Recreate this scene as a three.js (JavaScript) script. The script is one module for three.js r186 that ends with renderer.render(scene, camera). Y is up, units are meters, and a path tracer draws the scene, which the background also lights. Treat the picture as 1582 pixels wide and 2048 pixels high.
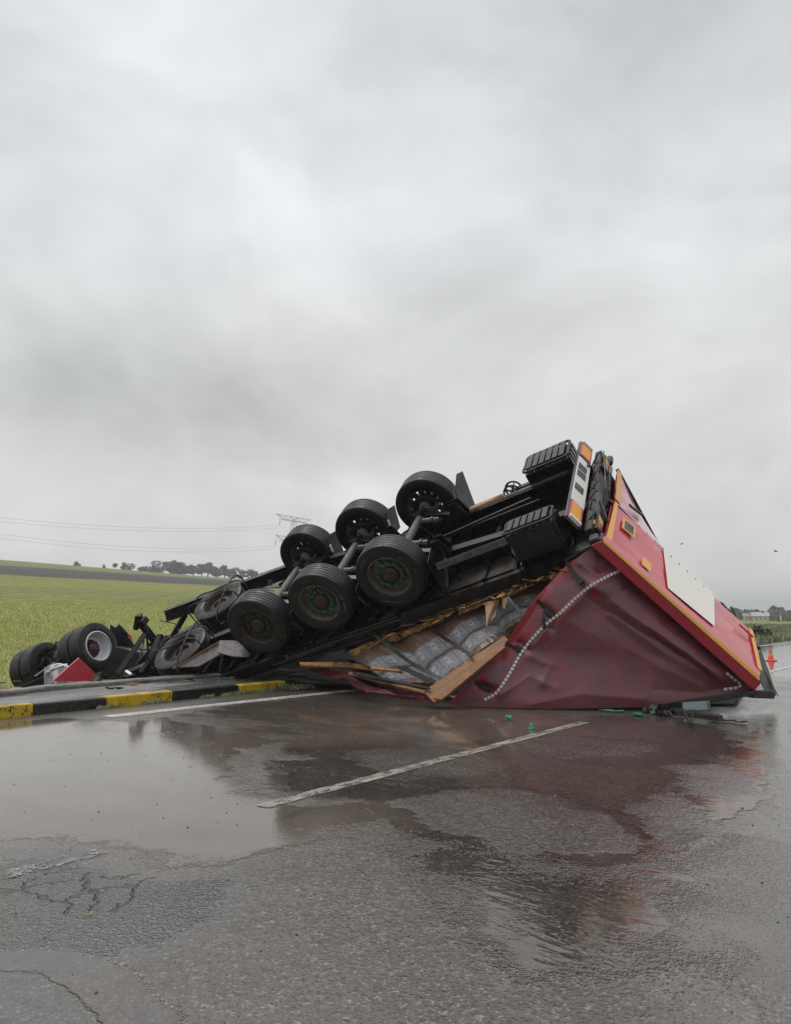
import * as THREE from 'three';
import { mergeGeometries } from 'three/addons/utils/BufferGeometryUtils.js';
import { RoundedBoxGeometry } from 'three/addons/geometries/RoundedBoxGeometry.js';

// ------------------------------------------------------------------ camera, sky, sun, exposure
const F = 1540, CX = 791, CY = 1024, EYE = 1.1, PITCH = Math.atan((1238 - CY) / F);
const CP = Math.cos(PITCH), SP = Math.sin(PITCH);
const scene = new THREE.Scene();
const camera = new THREE.PerspectiveCamera(2 * Math.atan(1024 / F) * 180 / Math.PI, 1582 / 2048, 0.05, 4000);
camera.position.set(0, EYE, 0); camera.rotation.x = PITCH;
scene.add(camera);
const renderer = new THREE.WebGLRenderer({ antialias: true });
renderer.setSize(791, 1024);
renderer.toneMapping = THREE.LinearToneMapping;
renderer.toneMappingExposure = 1.06;
renderer.shadowMap.enabled = true; renderer.shadowMap.type = THREE.PCFSoftShadowMap;
document.body.appendChild(renderer.domElement);
const V = (x, y, z) => new THREE.Vector3(x, y, z);
// reading a place in the scene from a bearing and a distance in metres
function at(u, v, d) { const a = (u - CX) / F, b = (CY - v) / F, k = d / (CP - b * SP); return V(a * k, EYE + (b * CP + SP) * k, -d); }
function onGround(u, v, y = 0) { const a = (u - CX) / F, b = (CY - v) / F, k = (y - EYE) / (b * CP + SP); return V(a * k, y, -(CP - b * SP) * k); }

// seeded noise
function rng(seed) { let s = seed >>> 0; return () => { s = (s + 0x6D2B79F5) >>> 0; let t = Math.imul(s ^ (s >>> 15), 1 | s); t = (t + Math.imul(t ^ (t >>> 7), 61 | t)) ^ t; return ((t ^ (t >>> 14)) >>> 0) / 4294967296; }; }
const NT = new Float32Array(65536); { const r = rng(7); for (let i = 0; i < 65536; i++) NT[i] = r(); }
function vn(x, y) { // value noise 0..1
  const xi = Math.floor(x), yi = Math.floor(y); let fx = x - xi, fy = y - yi;
  fx = fx * fx * (3 - 2 * fx); fy = fy * fy * (3 - 2 * fy);
  const a = ((yi & 255) << 8), b = (((yi + 1) & 255) << 8), c = xi & 255, d = (xi + 1) & 255;
  const t = NT[a + c] + (NT[a + d] - NT[a + c]) * fx, u = NT[b + c] + (NT[b + d] - NT[b + c]) * fx;
  return t + (u - t) * fy;
}
function fbm(x, y, o = 4) { let s = 0, a = .5, n = 0; for (let i = 0; i < o; i++) { s += a * vn(x, y); n += a; a *= .5; x = x * 2.03 + 17.3; y = y * 2.03 + 5.7; } return s / n; }
const H3 = (x, y, z) => NT[((Math.imul(x, 73856093) ^ Math.imul(y, 19349663) ^ Math.imul(z, 83492791)) >>> 3) & 65535];
function vn3(x, y, z) {
  const xi = Math.floor(x), yi = Math.floor(y), zi = Math.floor(z); let a = x - xi, b = y - yi, c = z - zi;
  a = a * a * (3 - 2 * a); b = b * b * (3 - 2 * b); c = c * c * (3 - 2 * c);
  const l = (p, q, t) => p + (q - p) * t;
  return l(l(l(H3(xi, yi, zi), H3(xi + 1, yi, zi), a), l(H3(xi, yi + 1, zi), H3(xi + 1, yi + 1, zi), a), b),
    l(l(H3(xi, yi, zi + 1), H3(xi + 1, yi, zi + 1), a), l(H3(xi, yi + 1, zi + 1), H3(xi + 1, yi + 1, zi + 1), a), b), c);
}
function fbm3(x, y, z, o = 5) { let s = 0, a = .5, n = 0; for (let i = 0; i < o; i++) { s += a * vn3(x, y, z); n += a; a *= .52; x *= 2.07; y *= 2.07; z *= 2.07; x += 9.1; } return s / n; }
const sm = (a, b, x) => { const t = Math.min(1, Math.max(0, (x - a) / (b - a))); return t * t * (3 - 2 * t); };
const lerp = (a, b, t) => a + (b - a) * t, clamp = (x, a = 0, b = 1) => Math.min(b, Math.max(a, x));

// overcast rain sky: layered cloud, a little brighter overhead and in thin spots
{
  const W = 1536, Hh = 768, d = new Float32Array(W * Hh * 4);
  for (let j = 0; j < Hh; j++) {
    const el = ((j + .5) / Hh - .5) * Math.PI, y = Math.sin(el), c = Math.cos(el);
    for (let i = 0; i < W; i++) {
      const ph = ((i + .5) / W - .5) * 2 * Math.PI, x = Math.cos(ph) * c, z = Math.sin(ph) * c;
      const wx = fbm3(x * 2.2 + 3, y * 3, z * 2.2, 3) - .5, wz = fbm3(x * 2.2 + 30, y * 3 + 4.3, z * 2.2, 3) - .5;
      const n1 = fbm3(x * 1.9 + 11 + wx * 1.3, y * 3.4 + 2.1 + wz, z * 1.9 + wz * 1.3 + 4, 5), n2 = fbm3(x * 4.6 + wx * 2, y * 8 + 7.7 + wz * 2, z * 4.6 + 3 + wz * 2, 5);
      const az = Math.atan2(x, -z) * 180 / Math.PI, e = el * 180 / Math.PI;
      const g = (a0, e0, sa, se) => Math.exp(-(((az - a0) / sa) ** 2) - ((e - e0) / se) ** 2);
      let L = .655 + .07 * sm(14, 1, e) + .03 * sm(8, 40, e) + .85 * sm(38, 88, e);
      // cloud bands of this sky: a long grey belly at 12-24 degrees and paler gaps above the horizon and overhead
      L += .06 * g(-12, 31, 26, 12) - .075 * g(-15, 15, 18, 5) - .06 * g(4, 21, 30, 5) - .055 * g(22, 13, 14, 7) - .03 * g(30, 5, 14, 4) - .04 * g(10, 36, 20, 6);
      L += .05 * g(-3, 9.5, 6, 1.6) + .035 * g(-22, 8.5, 10, 2.4) + .05 * g(-14, 27, 14, 5) + .05 * g(24, 27, 9, 6) + .03 * g(-24, 38, 12, 7);
      const n3 = fbm3(x * 11 + wz * 4, y * 17 + 1.7, z * 11 + wx * 4, 4); L += (n1 - .5) * .26 + (n2 - .5) * .36 + (n3 - .5) * .15; L += .05 * g(-18, 23, 7, 3) + .045 * g(-12, 29, 5, 3) + .05 * g(22, 23, 4, 8) - .05 * g(3, 25, 11, 8) - .02 * g(0, 40, 40, 6);
      if (y < 0) L = lerp(L, .25, sm(0, -.1, y));
      const t = sm(5, 40, e), w = (n1 - .5) * .2;
      const o = (j * W + i) * 4;
      d[o] = L * (lerp(.988, .975, t) + w * .1); d[o + 1] = L * lerp(1.006, 1.0, t); d[o + 2] = L * (lerp(.99, 1.05, t) - w * .16); d[o + 3] = 1;
    }
  }
  const sky = new THREE.DataTexture(d, W, Hh, THREE.RGBAFormat, THREE.FloatType);
  sky.mapping = THREE.EquirectangularReflectionMapping; sky.magFilter = sky.minFilter = THREE.LinearFilter; sky.wrapS = THREE.RepeatWrapping; sky.needsUpdate = true;
  scene.background = sky; scene.environment = sky;
}
const sun = new THREE.DirectionalLight(0xfff4e6, 1.0);
sun.position.set(-18, 60, -22); sun.target.position.set(0, 0, -12); sun.castShadow = true; sun.shadow.radius = 70;
Object.assign(sun.shadow.camera, { left: -40, right: 40, top: 40, bottom: -40, near: 1, far: 160 }); sun.shadow.mapSize.set(2048, 2048);
scene.add(sun, sun.target);
scene.fog = new THREE.FogExp2(0xdde0e0, 0.0009);

// ------------------------------------------------------------------ textures and materials
function dataTex(w, h, fn, { srgb = false, float = false, repeat = true } = {}) {
  const a = float ? new Float32Array(w * h * 4) : new Uint8Array(w * h * 4), o = [0, 0, 0, 1];
  for (let j = 0; j < h; j++) for (let i = 0; i < w; i++) {
    o[3] = 1; fn(i / w, j / h, o, i, j); const k = (j * w + i) * 4;
    for (let c = 0; c < 4; c++) a[k + c] = float ? o[c] : Math.round(clamp(o[c]) * 255);
  }
  const t = new THREE.DataTexture(a, w, h, THREE.RGBAFormat, float ? THREE.FloatType : THREE.UnsignedByteType);
  t.magFilter = THREE.LinearFilter; t.minFilter = float ? THREE.LinearFilter : THREE.LinearMipmapLinearFilter; t.generateMipmaps = !float;
  if (repeat) t.wrapS = t.wrapT = THREE.RepeatWrapping;
  if (srgb) t.colorSpace = THREE.SRGBColorSpace;
  t.needsUpdate = true; return t;
}
const s2 = (l) => l <= .0031308 ? l * 12.92 : 1.055 * Math.pow(l, 1 / 2.4) - .055;   // linear to sRGB for byte colour maps
function tileN(x, y, n, o = 4) { // noise that tiles over 0..1
  let s = 0, a = .5, t = 0;
  for (let k = 0; k < o; k++) {
    const X = x * n, Y = y * n, xi = Math.floor(X), yi = Math.floor(Y); let fx = X - xi, fy = Y - yi; fx = fx * fx * (3 - 2 * fx); fy = fy * fy * (3 - 2 * fy);
    const g = (p, q) => NT[((((q % n) + n) % n * 57 + k * 7919) & 255) << 8 | ((((p % n) + n) % n * 131 + k * 37) & 255)];
    s += a * lerp(lerp(g(xi, yi), g(xi + 1, yi), fx), lerp(g(xi, yi + 1), g(xi + 1, yi + 1), fx), fy); t += a; a *= .55; n *= 2;
  }
  return s / t;
}
const T = {
  grime: dataTex(512, 512, (x, y, o) => { const n = tileN(x, y, 4, 6), m = tileN(x + .37, y + .11, 24, 4), d = sm(.56, .72, n) * .8; const k = .55 + .45 * m; o[0] = k * lerp(.62, 1, d); o[1] = k * lerp(.6, .93, d); o[2] = k * lerp(.6, .84, d); }, { srgb: true }),
  rough: dataTex(256, 256, (x, y, o) => { const n = tileN(x, y, 6, 5); o[0] = o[1] = o[2] = .5 + .5 * sm(.3, .7, n); }),
  bump: dataTex(512, 512, (x, y, o) => { o[0] = o[1] = o[2] = tileN(x, y, 16, 5); }),
  wood: dataTex(512, 256, (x, y, o) => { const g = tileN(x, y * 1, 3, 3), r = Math.sin((y * 46 + g * 11)) * .5 + .5, f = vn(x * 60, y * 400), k = .62 + .25 * r * g + .2 * f; const dk = sm(.6, .75, tileN(x, y, 5, 4)) * .4; o[0] = k * (1 - dk); o[1] = k * .93 * (1 - dk * 1.1); o[2] = k * .84 * (1 - dk * 1.2); }, { srgb: true }),
  conc: dataTex(512, 512, (x, y, o) => { const n = tileN(x, y, 5, 5), f = tileN(x, y, 128, 2), k = .45 + .4 * n + .3 * (f - .3); o[0] = k; o[1] = k * .98; o[2] = k * .95; }, { srgb: true }),
};
const tx = (t, r) => { const c = t.clone(); c.repeat.set(r, r); c.needsUpdate = true; return c; };
const TB = tx(T.bump, 2), TR = tx(T.rough, .8), TG = tx(T.grime, .7), TW = tx(T.wood, 1);
function mat(r, g, b, rough = .5, o = {}) {
  const { bump = .002, grime = true, phys, ...rest } = o;
  const p = { color: new THREE.Color().setRGB(r, g, b), roughness: rough, ...(grime ? { map: TG, roughnessMap: TR } : {}), bumpMap: TB, bumpScale: bump, ...rest };
  return phys ? new THREE.MeshPhysicalMaterial({ ...p, ...phys }) : new THREE.MeshStandardMaterial(p);
}
const M = {
  steel: mat(.013, .013, .0145, .42), steelGrey: mat(.11, .11, .115, .45), floor: mat(.022, .02, .018, .5),
  rubber: mat(.013, .013, .0145, .62, { bump: .001 }), tread: mat(.085, .086, .093, .55, { bump: .001 }), rubberDirty: mat(.075, .06, .047, .85),
  plastic: mat(.08, .082, .09, .42), plasticDark: mat(.014, .014, .016, .45),
  axle: mat(.48, .41, .36, .55), rim: mat(.58, .52, .46, .5), rimDirty: mat(.27, .21, .165, .8), chrome: mat(.66, .66, .69, .28, { grime: false }),
  green: mat(.05, .64, .24, .45), greenDirty: mat(.15, .22, .11, .8), hub: mat(.13, .085, .07, .65), redHub: mat(.3, .05, .06, .6),
  alu: mat(.34, .34, .35, .4), brownPlate: mat(.09, .075, .06, .6),
  wood: new THREE.MeshStandardMaterial({ color: new THREE.Color().setRGB(.75, .45, .18), map: TW, roughness: .7, bumpMap: TB, bumpScale: .003 }),
  woodPale: new THREE.MeshStandardMaterial({ color: new THREE.Color().setRGB(.9, .62, .30), map: TW, roughness: .75, bumpMap: TB, bumpScale: .003 }),
  woodWet: new THREE.MeshStandardMaterial({ color: new THREE.Color().setRGB(.36, .185, .065), map: TW, roughness: .5, bumpMap: TB, bumpScale: .003 }),
  woodOrange: new THREE.MeshStandardMaterial({ color: new THREE.Color().setRGB(.66, .36, .13), map: TW, roughness: .7, bumpMap: TB, bumpScale: .003 }),
  red: mat(.56, .03, .05, .35, { grime: false, bump: .0008, phys: { clearcoat: .8, clearcoatRoughness: .18 } }),
  redDark: mat(.30, .006, .018, .4, { grime: false, bump: .0008, phys: { clearcoat: .5, clearcoatRoughness: .25 } }),
  redPink: mat(.58, .17, .22, .35, { grime: false, bump: .0008, phys: { clearcoat: 1, clearcoatRoughness: .15 } }),
  yellow: mat(.78, .40, .07, .4, { grime: false }), orange: mat(.85, .36, .03, .4, { grime: false }), white: mat(.74, .72, .66, .45, { grime: false }), cream: mat(.80, .79, .70, .4, { grime: false, bump: .0005 }),
  letters: mat(.36, .36, .36, .7), tape: mat(.55, .55, .53, .4, { grime: false }), strap: mat(.015, .015, .016, .7),
  concrete: new THREE.MeshStandardMaterial({ color: new THREE.Color().setRGB(.30, .29, .27), map: tx(T.conc, 1), roughness: .45, roughnessMap: TR, bumpMap: TB, bumpScale: .008 }),
};
// ------------------------------------------------------------------ building helpers
const used = {};
function numbered(name) { const n = used[name] = (used[name] ?? -1) + 1; return n ? `${name}_${String(n).padStart(3, '0')}` : name; }
function tag(o, label, category, group, kind) { if (label) o.userData.label = label; if (category) o.userData.category = category; if (group) o.userData.group = group; if (kind) o.userData.kind = kind; return o; }
function thing(name, label, category, pos = V(0, 0, 0), group) { const o = new THREE.Group(); o.name = numbered(name); o.position.copy(pos); scene.add(o); return tag(o, label, category, group); }
function shadow(o) { o.castShadow = o.receiveShadow = true; return o; }
function boxUV(g, sc = 1) {
  const p = g.attributes.position, n = g.attributes.normal, uv = new Float32Array(p.count * 2);
  for (let i = 0; i < p.count; i++) {
    const x = Math.abs(n.getX(i)), y = Math.abs(n.getY(i)), z = Math.abs(n.getZ(i));
    if (x >= y && x >= z) { uv[2 * i] = p.getZ(i) * sc; uv[2 * i + 1] = p.getY(i) * sc; }
    else if (y >= z) { uv[2 * i] = p.getX(i) * sc; uv[2 * i + 1] = p.getZ(i) * sc; }
    else { uv[2 * i] = p.getX(i) * sc; uv[2 * i + 1] = p.getY(i) * sc; }
  }
  g.setAttribute('uv', new THREE.BufferAttribute(uv, 2)); return g;
}
function mesh(name, geo, material, parent = scene) {
  const m = new THREE.Mesh(geo, material); m.name = parent === scene ? numbered(name) : name; parent.add(m); return shadow(m);
}
class MB {
  constructor() { this.g = []; }
  add(geo, m) { let g = geo.index ? geo.toNonIndexed() : geo.clone(); if (m) g.applyMatrix4(m); for (const k of Object.keys(g.attributes)) if (k !== 'position' && k !== 'normal') g.deleteAttribute(k); g.morphAttributes = {}; this.g.push(boxUV(g)); return this; }
  box(x, y, z, a, b, c, rx = 0, ry = 0, rz = 0, r = 0) {
    const e = Math.min(a, b, c), rad = r || Math.min(.006, e * .2);
    const g = e > .012 ? new RoundedBoxGeometry(a, b, c, 1, rad) : new THREE.BoxGeometry(a, b, c);
    return this.add(g, new THREE.Matrix4().compose(V(x, y, z), new THREE.Quaternion().setFromEuler(new THREE.Euler(rx, ry, rz)), V(1, 1, 1)));
  }
  // square bar from a to b, w across and h along `up`
  bar(a, b, w, h = w, up = V(0, 1, 0)) {
    const d = b.clone().sub(a), L = d.length(); d.normalize(); const s = d.clone().cross(up).normalize(), u = s.clone().cross(d);
    const g = Math.min(w, h) > .012 ? new RoundedBoxGeometry(L, h, w, 1, Math.min(w, h) * .14) : new THREE.BoxGeometry(L, h, w);
    return this.add(g, new THREE.Matrix4().makeBasis(d, u, s).setPosition(a.clone().add(b).multiplyScalar(.5)));
  }
  cyl(a, b, r1, r2 = r1, seg = 20) {
    const d = b.clone().sub(a), L = d.length(), g = new THREE.CylinderGeometry(r2, r1, L, seg);
    return this.add(g, new THREE.Matrix4().compose(a.clone().add(b).multiplyScalar(.5), new THREE.Quaternion().setFromUnitVectors(V(0, 1, 0), d.normalize()), V(1, 1, 1)));
  }
  tube(pts, r, seg = 24, rs = 7, closed = false) { return this.add(new THREE.TubeGeometry(new THREE.CatmullRomCurve3(pts, closed), seg, r, rs, closed)); }
  // flat polygon in space given thickness t along its normal
  plate(pts, t) {
    const n = new THREE.Vector3(); for (let i = 0; i < pts.length; i++) { const a = pts[i], b = pts[(i + 1) % pts.length]; n.x += (a.y - b.y) * (a.z + b.z); n.y += (a.z - b.z) * (a.x + b.x); n.z += (a.x - b.x) * (a.y + b.y); } n.normalize();
    const x = pts[1].clone().sub(pts[0]); x.addScaledVector(n, -x.dot(n)).normalize(); const y = n.clone().cross(x);
    const s = new THREE.Shape(pts.map((p) => new THREE.Vector2(p.clone().sub(pts[0]).dot(x), p.clone().sub(pts[0]).dot(y))));
    const bv = Math.min(.004, t * .25);
    const g = new THREE.ExtrudeGeometry(s, { depth: t - 2 * bv, bevelEnabled: true, bevelSize: bv, bevelThickness: bv, bevelSegments: 1, curveSegments: 8 });
    return this.add(g, new THREE.Matrix4().makeBasis(x, y, n).setPosition(pts[0].clone().addScaledVector(n, -t + bv)));
  }
  geo() { return mergeGeometries(this.g); }
  build(name, material, parent = scene) { return mesh(name, this.geo(), material, parent); }
}
// a sheet over a grid of points: f(a, b) -> Vector3, uv in metres or 0..1
function sheet(f, na, nb, uvf) {
  const pos = [], uv = [], idx = [];
  for (let j = 0; j <= nb; j++) for (let i = 0; i <= na; i++) { const p = f(i / na, j / nb); pos.push(p.x, p.y, p.z); const t = uvf ? uvf(i / na, j / nb, p) : [i / na, j / nb]; uv.push(t[0], t[1]); }
  for (let j = 0; j < nb; j++) for (let i = 0; i < na; i++) { const a = j * (na + 1) + i, b = a + 1, c = a + na + 1, d = c + 1; idx.push(a, b, c, b, d, c); }
  const g = new THREE.BufferGeometry(); g.setAttribute('position', new THREE.Float32BufferAttribute(pos, 3)); g.setAttribute('uv', new THREE.Float32BufferAttribute(uv, 2)); g.setIndex(idx); g.computeVertexNormals(); return g;
}
// ------------------------------------------------------------------ the road frame: q along the road (towards the right distance), p across it (towards the field)
const RA = 36.2 * Math.PI / 180, ROADTURN = Math.PI / 2 - RA;
const rq = (q, p, y = 0) => V(q * Math.sin(RA) - p * Math.cos(RA), y, -q * Math.cos(RA) - p * Math.sin(RA));
const toRoad = (v) => [v.x * Math.sin(RA) - v.z * Math.cos(RA), -v.x * Math.cos(RA) - v.z * Math.sin(RA)];
const G = (u, v, y = 0) => toRoad(onGround(u, v, y));
function structGroup(name) { const g = new THREE.Group(); g.name = name; g.rotation.y = ROADTURN; g.userData.kind = 'structure'; scene.add(g); return g; }   // local axes: x = q, z = -p

// terrain height
function hgt(q, p) {
  if (p < 8.9) return lerp(-.06, -.12, sm(-4, -1.6, p)) - (p < -1.6 ? .25 * sm(-1.6, -4, p) : 0);
  const dq = 1 - sm(11.5, 18, q);
  const left = p < 10.5 ? -.06 : p < 13.2 ? lerp(-.06, -2.0, sm(10.5, 13.2, p)) : p < 15 ? -2.0 : lerp(-2.0, -.5, sm(15, 19.5, p));
  const flat = lerp(-.06, .12, sm(7.5, 14, p));
  const P = Math.max(0, p - 19), r = sm(.1, .5, p / Math.max(q, 1)), crest = P > 285 ? 285 + (P - 285) * .12 : P;
  const S = (1 - .13 * sm(100, 320, q)) * r;
  let y = lerp(flat, left, dq) + (crest * .0665 + .00007 * crest * crest) * S;
  if (P > 285) y -= (P - 285) * .02;
  return y + (p > 19 ? (fbm(q * .02, p * .02, 3) - .5) * .5 * sm(19, 60, p) : (fbm(q * .7, p * .7, 3) - .5) * .18 * sm(10, 11, p));
}
// ---- ground sheet (fields, verge, ditch), colours by what grows there
{
  const qs = [], ps = [];
  const ramp = (list, a, b, n, pw) => { for (let i = 0; i <= n; i++) list.push(a + (b - a) * Math.pow(i / n, pw)); };
  ramp(qs, -900, -22, 24, .4); ramp(qs, -20, 60, 110, 1); ramp(qs, 61, 1800, 90, 2);
  ramp(ps, -700, -6, 20, .4); ramp(ps, -5, 8, 10, 1); ramp(ps, 8.3, 40, 110, 1); ramp(ps, 41, 1500, 150, 1.9);
  const nq = qs.length, np = ps.length, pos = [], uv = [], col = [], idx = [];
  for (let j = 0; j < np; j++) for (let i = 0; i < nq; i++) {
    const q = qs[i], p = ps[j]; pos.push(q, hgt(q, p), -p); uv.push(q, p);
    const edge = 148 - .26 * q + 2 * (fbm(q * .05, 1.5) - .5) + 3, plough = sm(edge - 1, edge + 1, p) * (1 - sm(212, 216, p + (fbm(q * .03, 3) - .5) * 4));
    const n = fbm(q * .03 + 5, p * .07, 4), m = fbm(q * .25, p * .25, 3), rows = .5 + .5 * Math.sin(p * .55 + fbm(q * .02, p * .02, 2) * 9);
    let c = [.33 + .09 * (n - .5), .365 + .06 * (n - .5), .085];
    const band = sm(.45, .62, fbm(q * .012 + 3, p * .055, 3)); c = [c[0] * lerp(.92, 1.12, band), c[1] * lerp(.93, 1.03, band), c[2] * lerp(1, .85, band)];
    for (let k = 0; k < 3; k++) c[k] *= .86 + .2 * m + .08 * rows;
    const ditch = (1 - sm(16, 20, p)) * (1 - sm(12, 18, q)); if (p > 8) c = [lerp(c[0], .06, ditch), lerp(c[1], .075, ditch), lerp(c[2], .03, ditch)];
    if (p < 8.9) c = [.06, .06, .05];
    if (q > 14 && p > 7) { const v = 1 - sm(16, 26, p + (m - .5) * 8); c = [lerp(c[0], .20 + .08 * m, v), lerp(c[1], .23 + .06 * m, v), lerp(c[2], .08, v)]; }
    c = [lerp(c[0], .085 * (.75 + .5 * m), plough), lerp(c[1], .078 * (.75 + .5 * m), plough), lerp(c[2], .076 * (.75 + .5 * m), plough)];
    if (p > 214) c = [c[0] * .85, c[1] * .9, c[2]];
    col.push(...c);
  }
  for (let j = 0; j < np - 1; j++) for (let i = 0; i < nq - 1; i++) { const a = j * nq + i; idx.push(a, a + nq, a + 1, a + 1, a + nq, a + nq + 1); }
  const g = new THREE.BufferGeometry(); g.setAttribute('position', new THREE.Float32BufferAttribute(pos, 3)); g.setAttribute('uv', new THREE.Float32BufferAttribute(uv, 2)); g.setAttribute('color', new THREE.Float32BufferAttribute(col, 3));
  // triangles face up
  for (let k = 0; k < idx.length; k += 3) { const t = idx[k + 1]; idx[k + 1] = idx[k + 2]; idx[k + 2] = t; }
  g.setIndex(idx); g.computeVertexNormals();
  if (g.attributes.normal.getY(50 * nq + 50) < 0) { const ix = g.index.array; for (let k = 0; k < ix.length; k += 3) { const t = ix[k + 1]; ix[k + 1] = ix[k + 2]; ix[k + 2] = t; } g.computeVertexNormals(); }
  const leafy = dataTex(512, 512, (x, y, o) => { const k = .55 + .75 * tileN(x, y, 40, 4) * tileN(x + .3, y, 9, 3) * 1.3; o[0] = k; o[1] = k; o[2] = k * .95; }, { srgb: true });
  leafy.repeat.set(.22, .22); const lb = tx(T.bump, .6);
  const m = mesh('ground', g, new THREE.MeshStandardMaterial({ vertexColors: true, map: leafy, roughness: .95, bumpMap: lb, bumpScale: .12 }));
  m.rotation.y = ROADTURN; m.userData.kind = 'structure';
}
// ---- wet asphalt: what lies where, from polygons on the ground
const poly = (pts) => pts.map(([u, v]) => G(u, v));
function inside(P, x, y) { let c = false; for (let i = 0, j = P.length - 1; i < P.length; j = i++) { const [a, b] = P[i], [d, e] = P[j]; if ((b > y) !== (e > y) && x < (d - a) * (y - b) / (e - b) + a) c = !c; } return c; }
function segd(x, y, a, b) { const dx = b[0] - a[0], dy = b[1] - a[1], t = clamp(((x - a[0]) * dx + (y - a[1]) * dy) / (dx * dx + dy * dy || 1)); return Math.hypot(x - a[0] - t * dx, y - a[1] - t * dy); }
const RQ0 = .4, RQ1 = 20.4, RP0 = -1.6, RP1 = 9.0, GN = 500, GM = 265;   // 4 cm grid for the outlines
function field(P) { // signed distance grid (positive inside)
  const a = new Float32Array(GN * GM).fill(-9);
  for (let j = 0; j < GM; j++) for (let i = 0; i < GN; i++) {
    const x = RQ0 + (RQ1 - RQ0) * i / (GN - 1), y = RP0 + (RP1 - RP0) * j / (GM - 1); let d = 9;
    for (let k = 0; k < P.length; k++) d = Math.min(d, segd(x, y, P[k], P[(k + 1) % P.length]));
    a[j * GN + i] = inside(P, x, y) ? d : -d;
  }
  return (q, p) => {
    const X = clamp((q - RQ0) / (RQ1 - RQ0) * (GN - 1), 0, GN - 1.001), Y = clamp((p - RP0) / (RP1 - RP0) * (GM - 1), 0, GM - 1.001), i = X | 0, j = Y | 0, fx = X - i, fy = Y - j, o = j * GN + i;
    return lerp(lerp(a[o], a[o + 1], fx), lerp(a[o + GN], a[o + GN + 1], fx), fy);
  };
}
const fMud = field(poly([[-160, 1455], [0, 1444], [120, 1436], [260, 1438], [560, 1402], [720, 1390], [880, 1412], [1100, 1424], [1180, 1440], [1050, 1462], [900, 1480], [760, 1478], [640, 1486], [530, 1500], [505, 1525], [512, 1572], [560, 1600], [640, 1606], [720, 1600], [790, 1622], [800, 1640], [700, 1668], [600, 1690], [480, 1722], [330, 1748], [200, 1716], [100, 1690], [-160, 1690]]));
const fDark = field(poly([[505, 1520], [560, 1485], [760, 1470], [1000, 1455], [1200, 1430], [1420, 1440], [1520, 1500], [1540, 1580], [1450, 1650], [1330, 1715], [1200, 1745], [1000, 1715], [860, 1690], [760, 1650], [700, 1605], [600, 1600], [515, 1578]]));
const ISL = [
  [[478, 1500], [560, 1488], [625, 1516], [560, 1524], [500, 1518]],
  [[790, 1600], [860, 1582], [1000, 1578], [1130, 1597], [1230, 1642], [1285, 1682], [1262, 1706], [1180, 1716], [1060, 1702], [930, 1667], [840, 1637]],
  [[1252, 1602], [1330, 1592], [1400, 1622], [1416, 1652], [1335, 1690], [1285, 1662]],
  [[1330, 1532], [1430, 1528], [1505, 1560], [1500, 1586], [1420, 1586], [1350, 1566]],
  [[700, 1500], [880, 1490], [1000, 1520], [980, 1550], [820, 1560], [720, 1540]],
  [[1000, 1480], [1180, 1470], [1330, 1490], [1300, 1515], [1120, 1520]],
].map((p) => field(poly(p)));
const fSmooth = field(poly([[-160, 1700], [100, 1700], [200, 1722], [330, 1755], [500, 1740], [470, 1800], [400, 1850], [250, 1900], [120, 1930], [-160, 1945]]));
const fCorner = field(poly([[-60, 1950], [60, 1950], [140, 1985], [200, 2030], [240, 2080], [-60, 2080]]));
const fRight = field(poly([[1440, 1440], [1582, 1380], [2300, 1330], [2300, 2100], [1500, 2100], [1330, 1960], [1260, 1800], [1340, 1720], [1480, 1650], [1550, 1580]]));
const fRip = field(poly([[740, 1690], [900, 1690], [1100, 1725], [1320, 1730], [1400, 1760], [1330, 1860], [1200, 1930], [1050, 1960], [960, 1900], [840, 1780]]));
const zc = (l) => l.map(([x, y]) => G(x / 1.9775, 1650 + y / 1.9775));
const CRACK = [[[-40, 240], [0, 245], [70, 260], [130, 215], [200, 190], [320, 160]], [[70, 260], [160, 285], [250, 310], [285, 345]], [[110, 245], [200, 228], [320, 215], [355, 190]], [[245, 302], [330, 270], [390, 255], [500, 240], [605, 212]], [[392, 255], [383, 290], [388, 335]], [[540, 238], [512, 285], [465, 335]], [[350, 190], [340, 230], [345, 268]], [[0, 275], [40, 262], [70, 262]], [[410, 200], [470, 205], [540, 195]]].map(zc);
const SEAM = [[[560, 1640], [620, 1615], [700, 1580]], [[1180, 1640], [1260, 1650], [1330, 1700]], [[850, 1580], [1000, 1572], [1130, 1590], [1250, 1640]]].map((l) => l.map(([u, v]) => G(u, v)));
const drops = []; { const r = rng(91); for (let i = 0; i < 2600; i++) drops.push([RQ0 + r() * 16, RP0 + r() * 10, .008 + r() * r() * .022, r()]); }
const cells = new Map(); for (const d of drops) { for (let a = -1; a <= 1; a++) for (let b = -1; b <= 1; b++) { const k = (Math.floor(d[0] / .12) + a) * 1000 + Math.floor(d[1] / .12) + b; if (!cells.has(k)) cells.set(k, []); cells.get(k).push(d); } }
const S = { r: 0, g: 0, b: 0, rough: 0, h: 0 };
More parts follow.
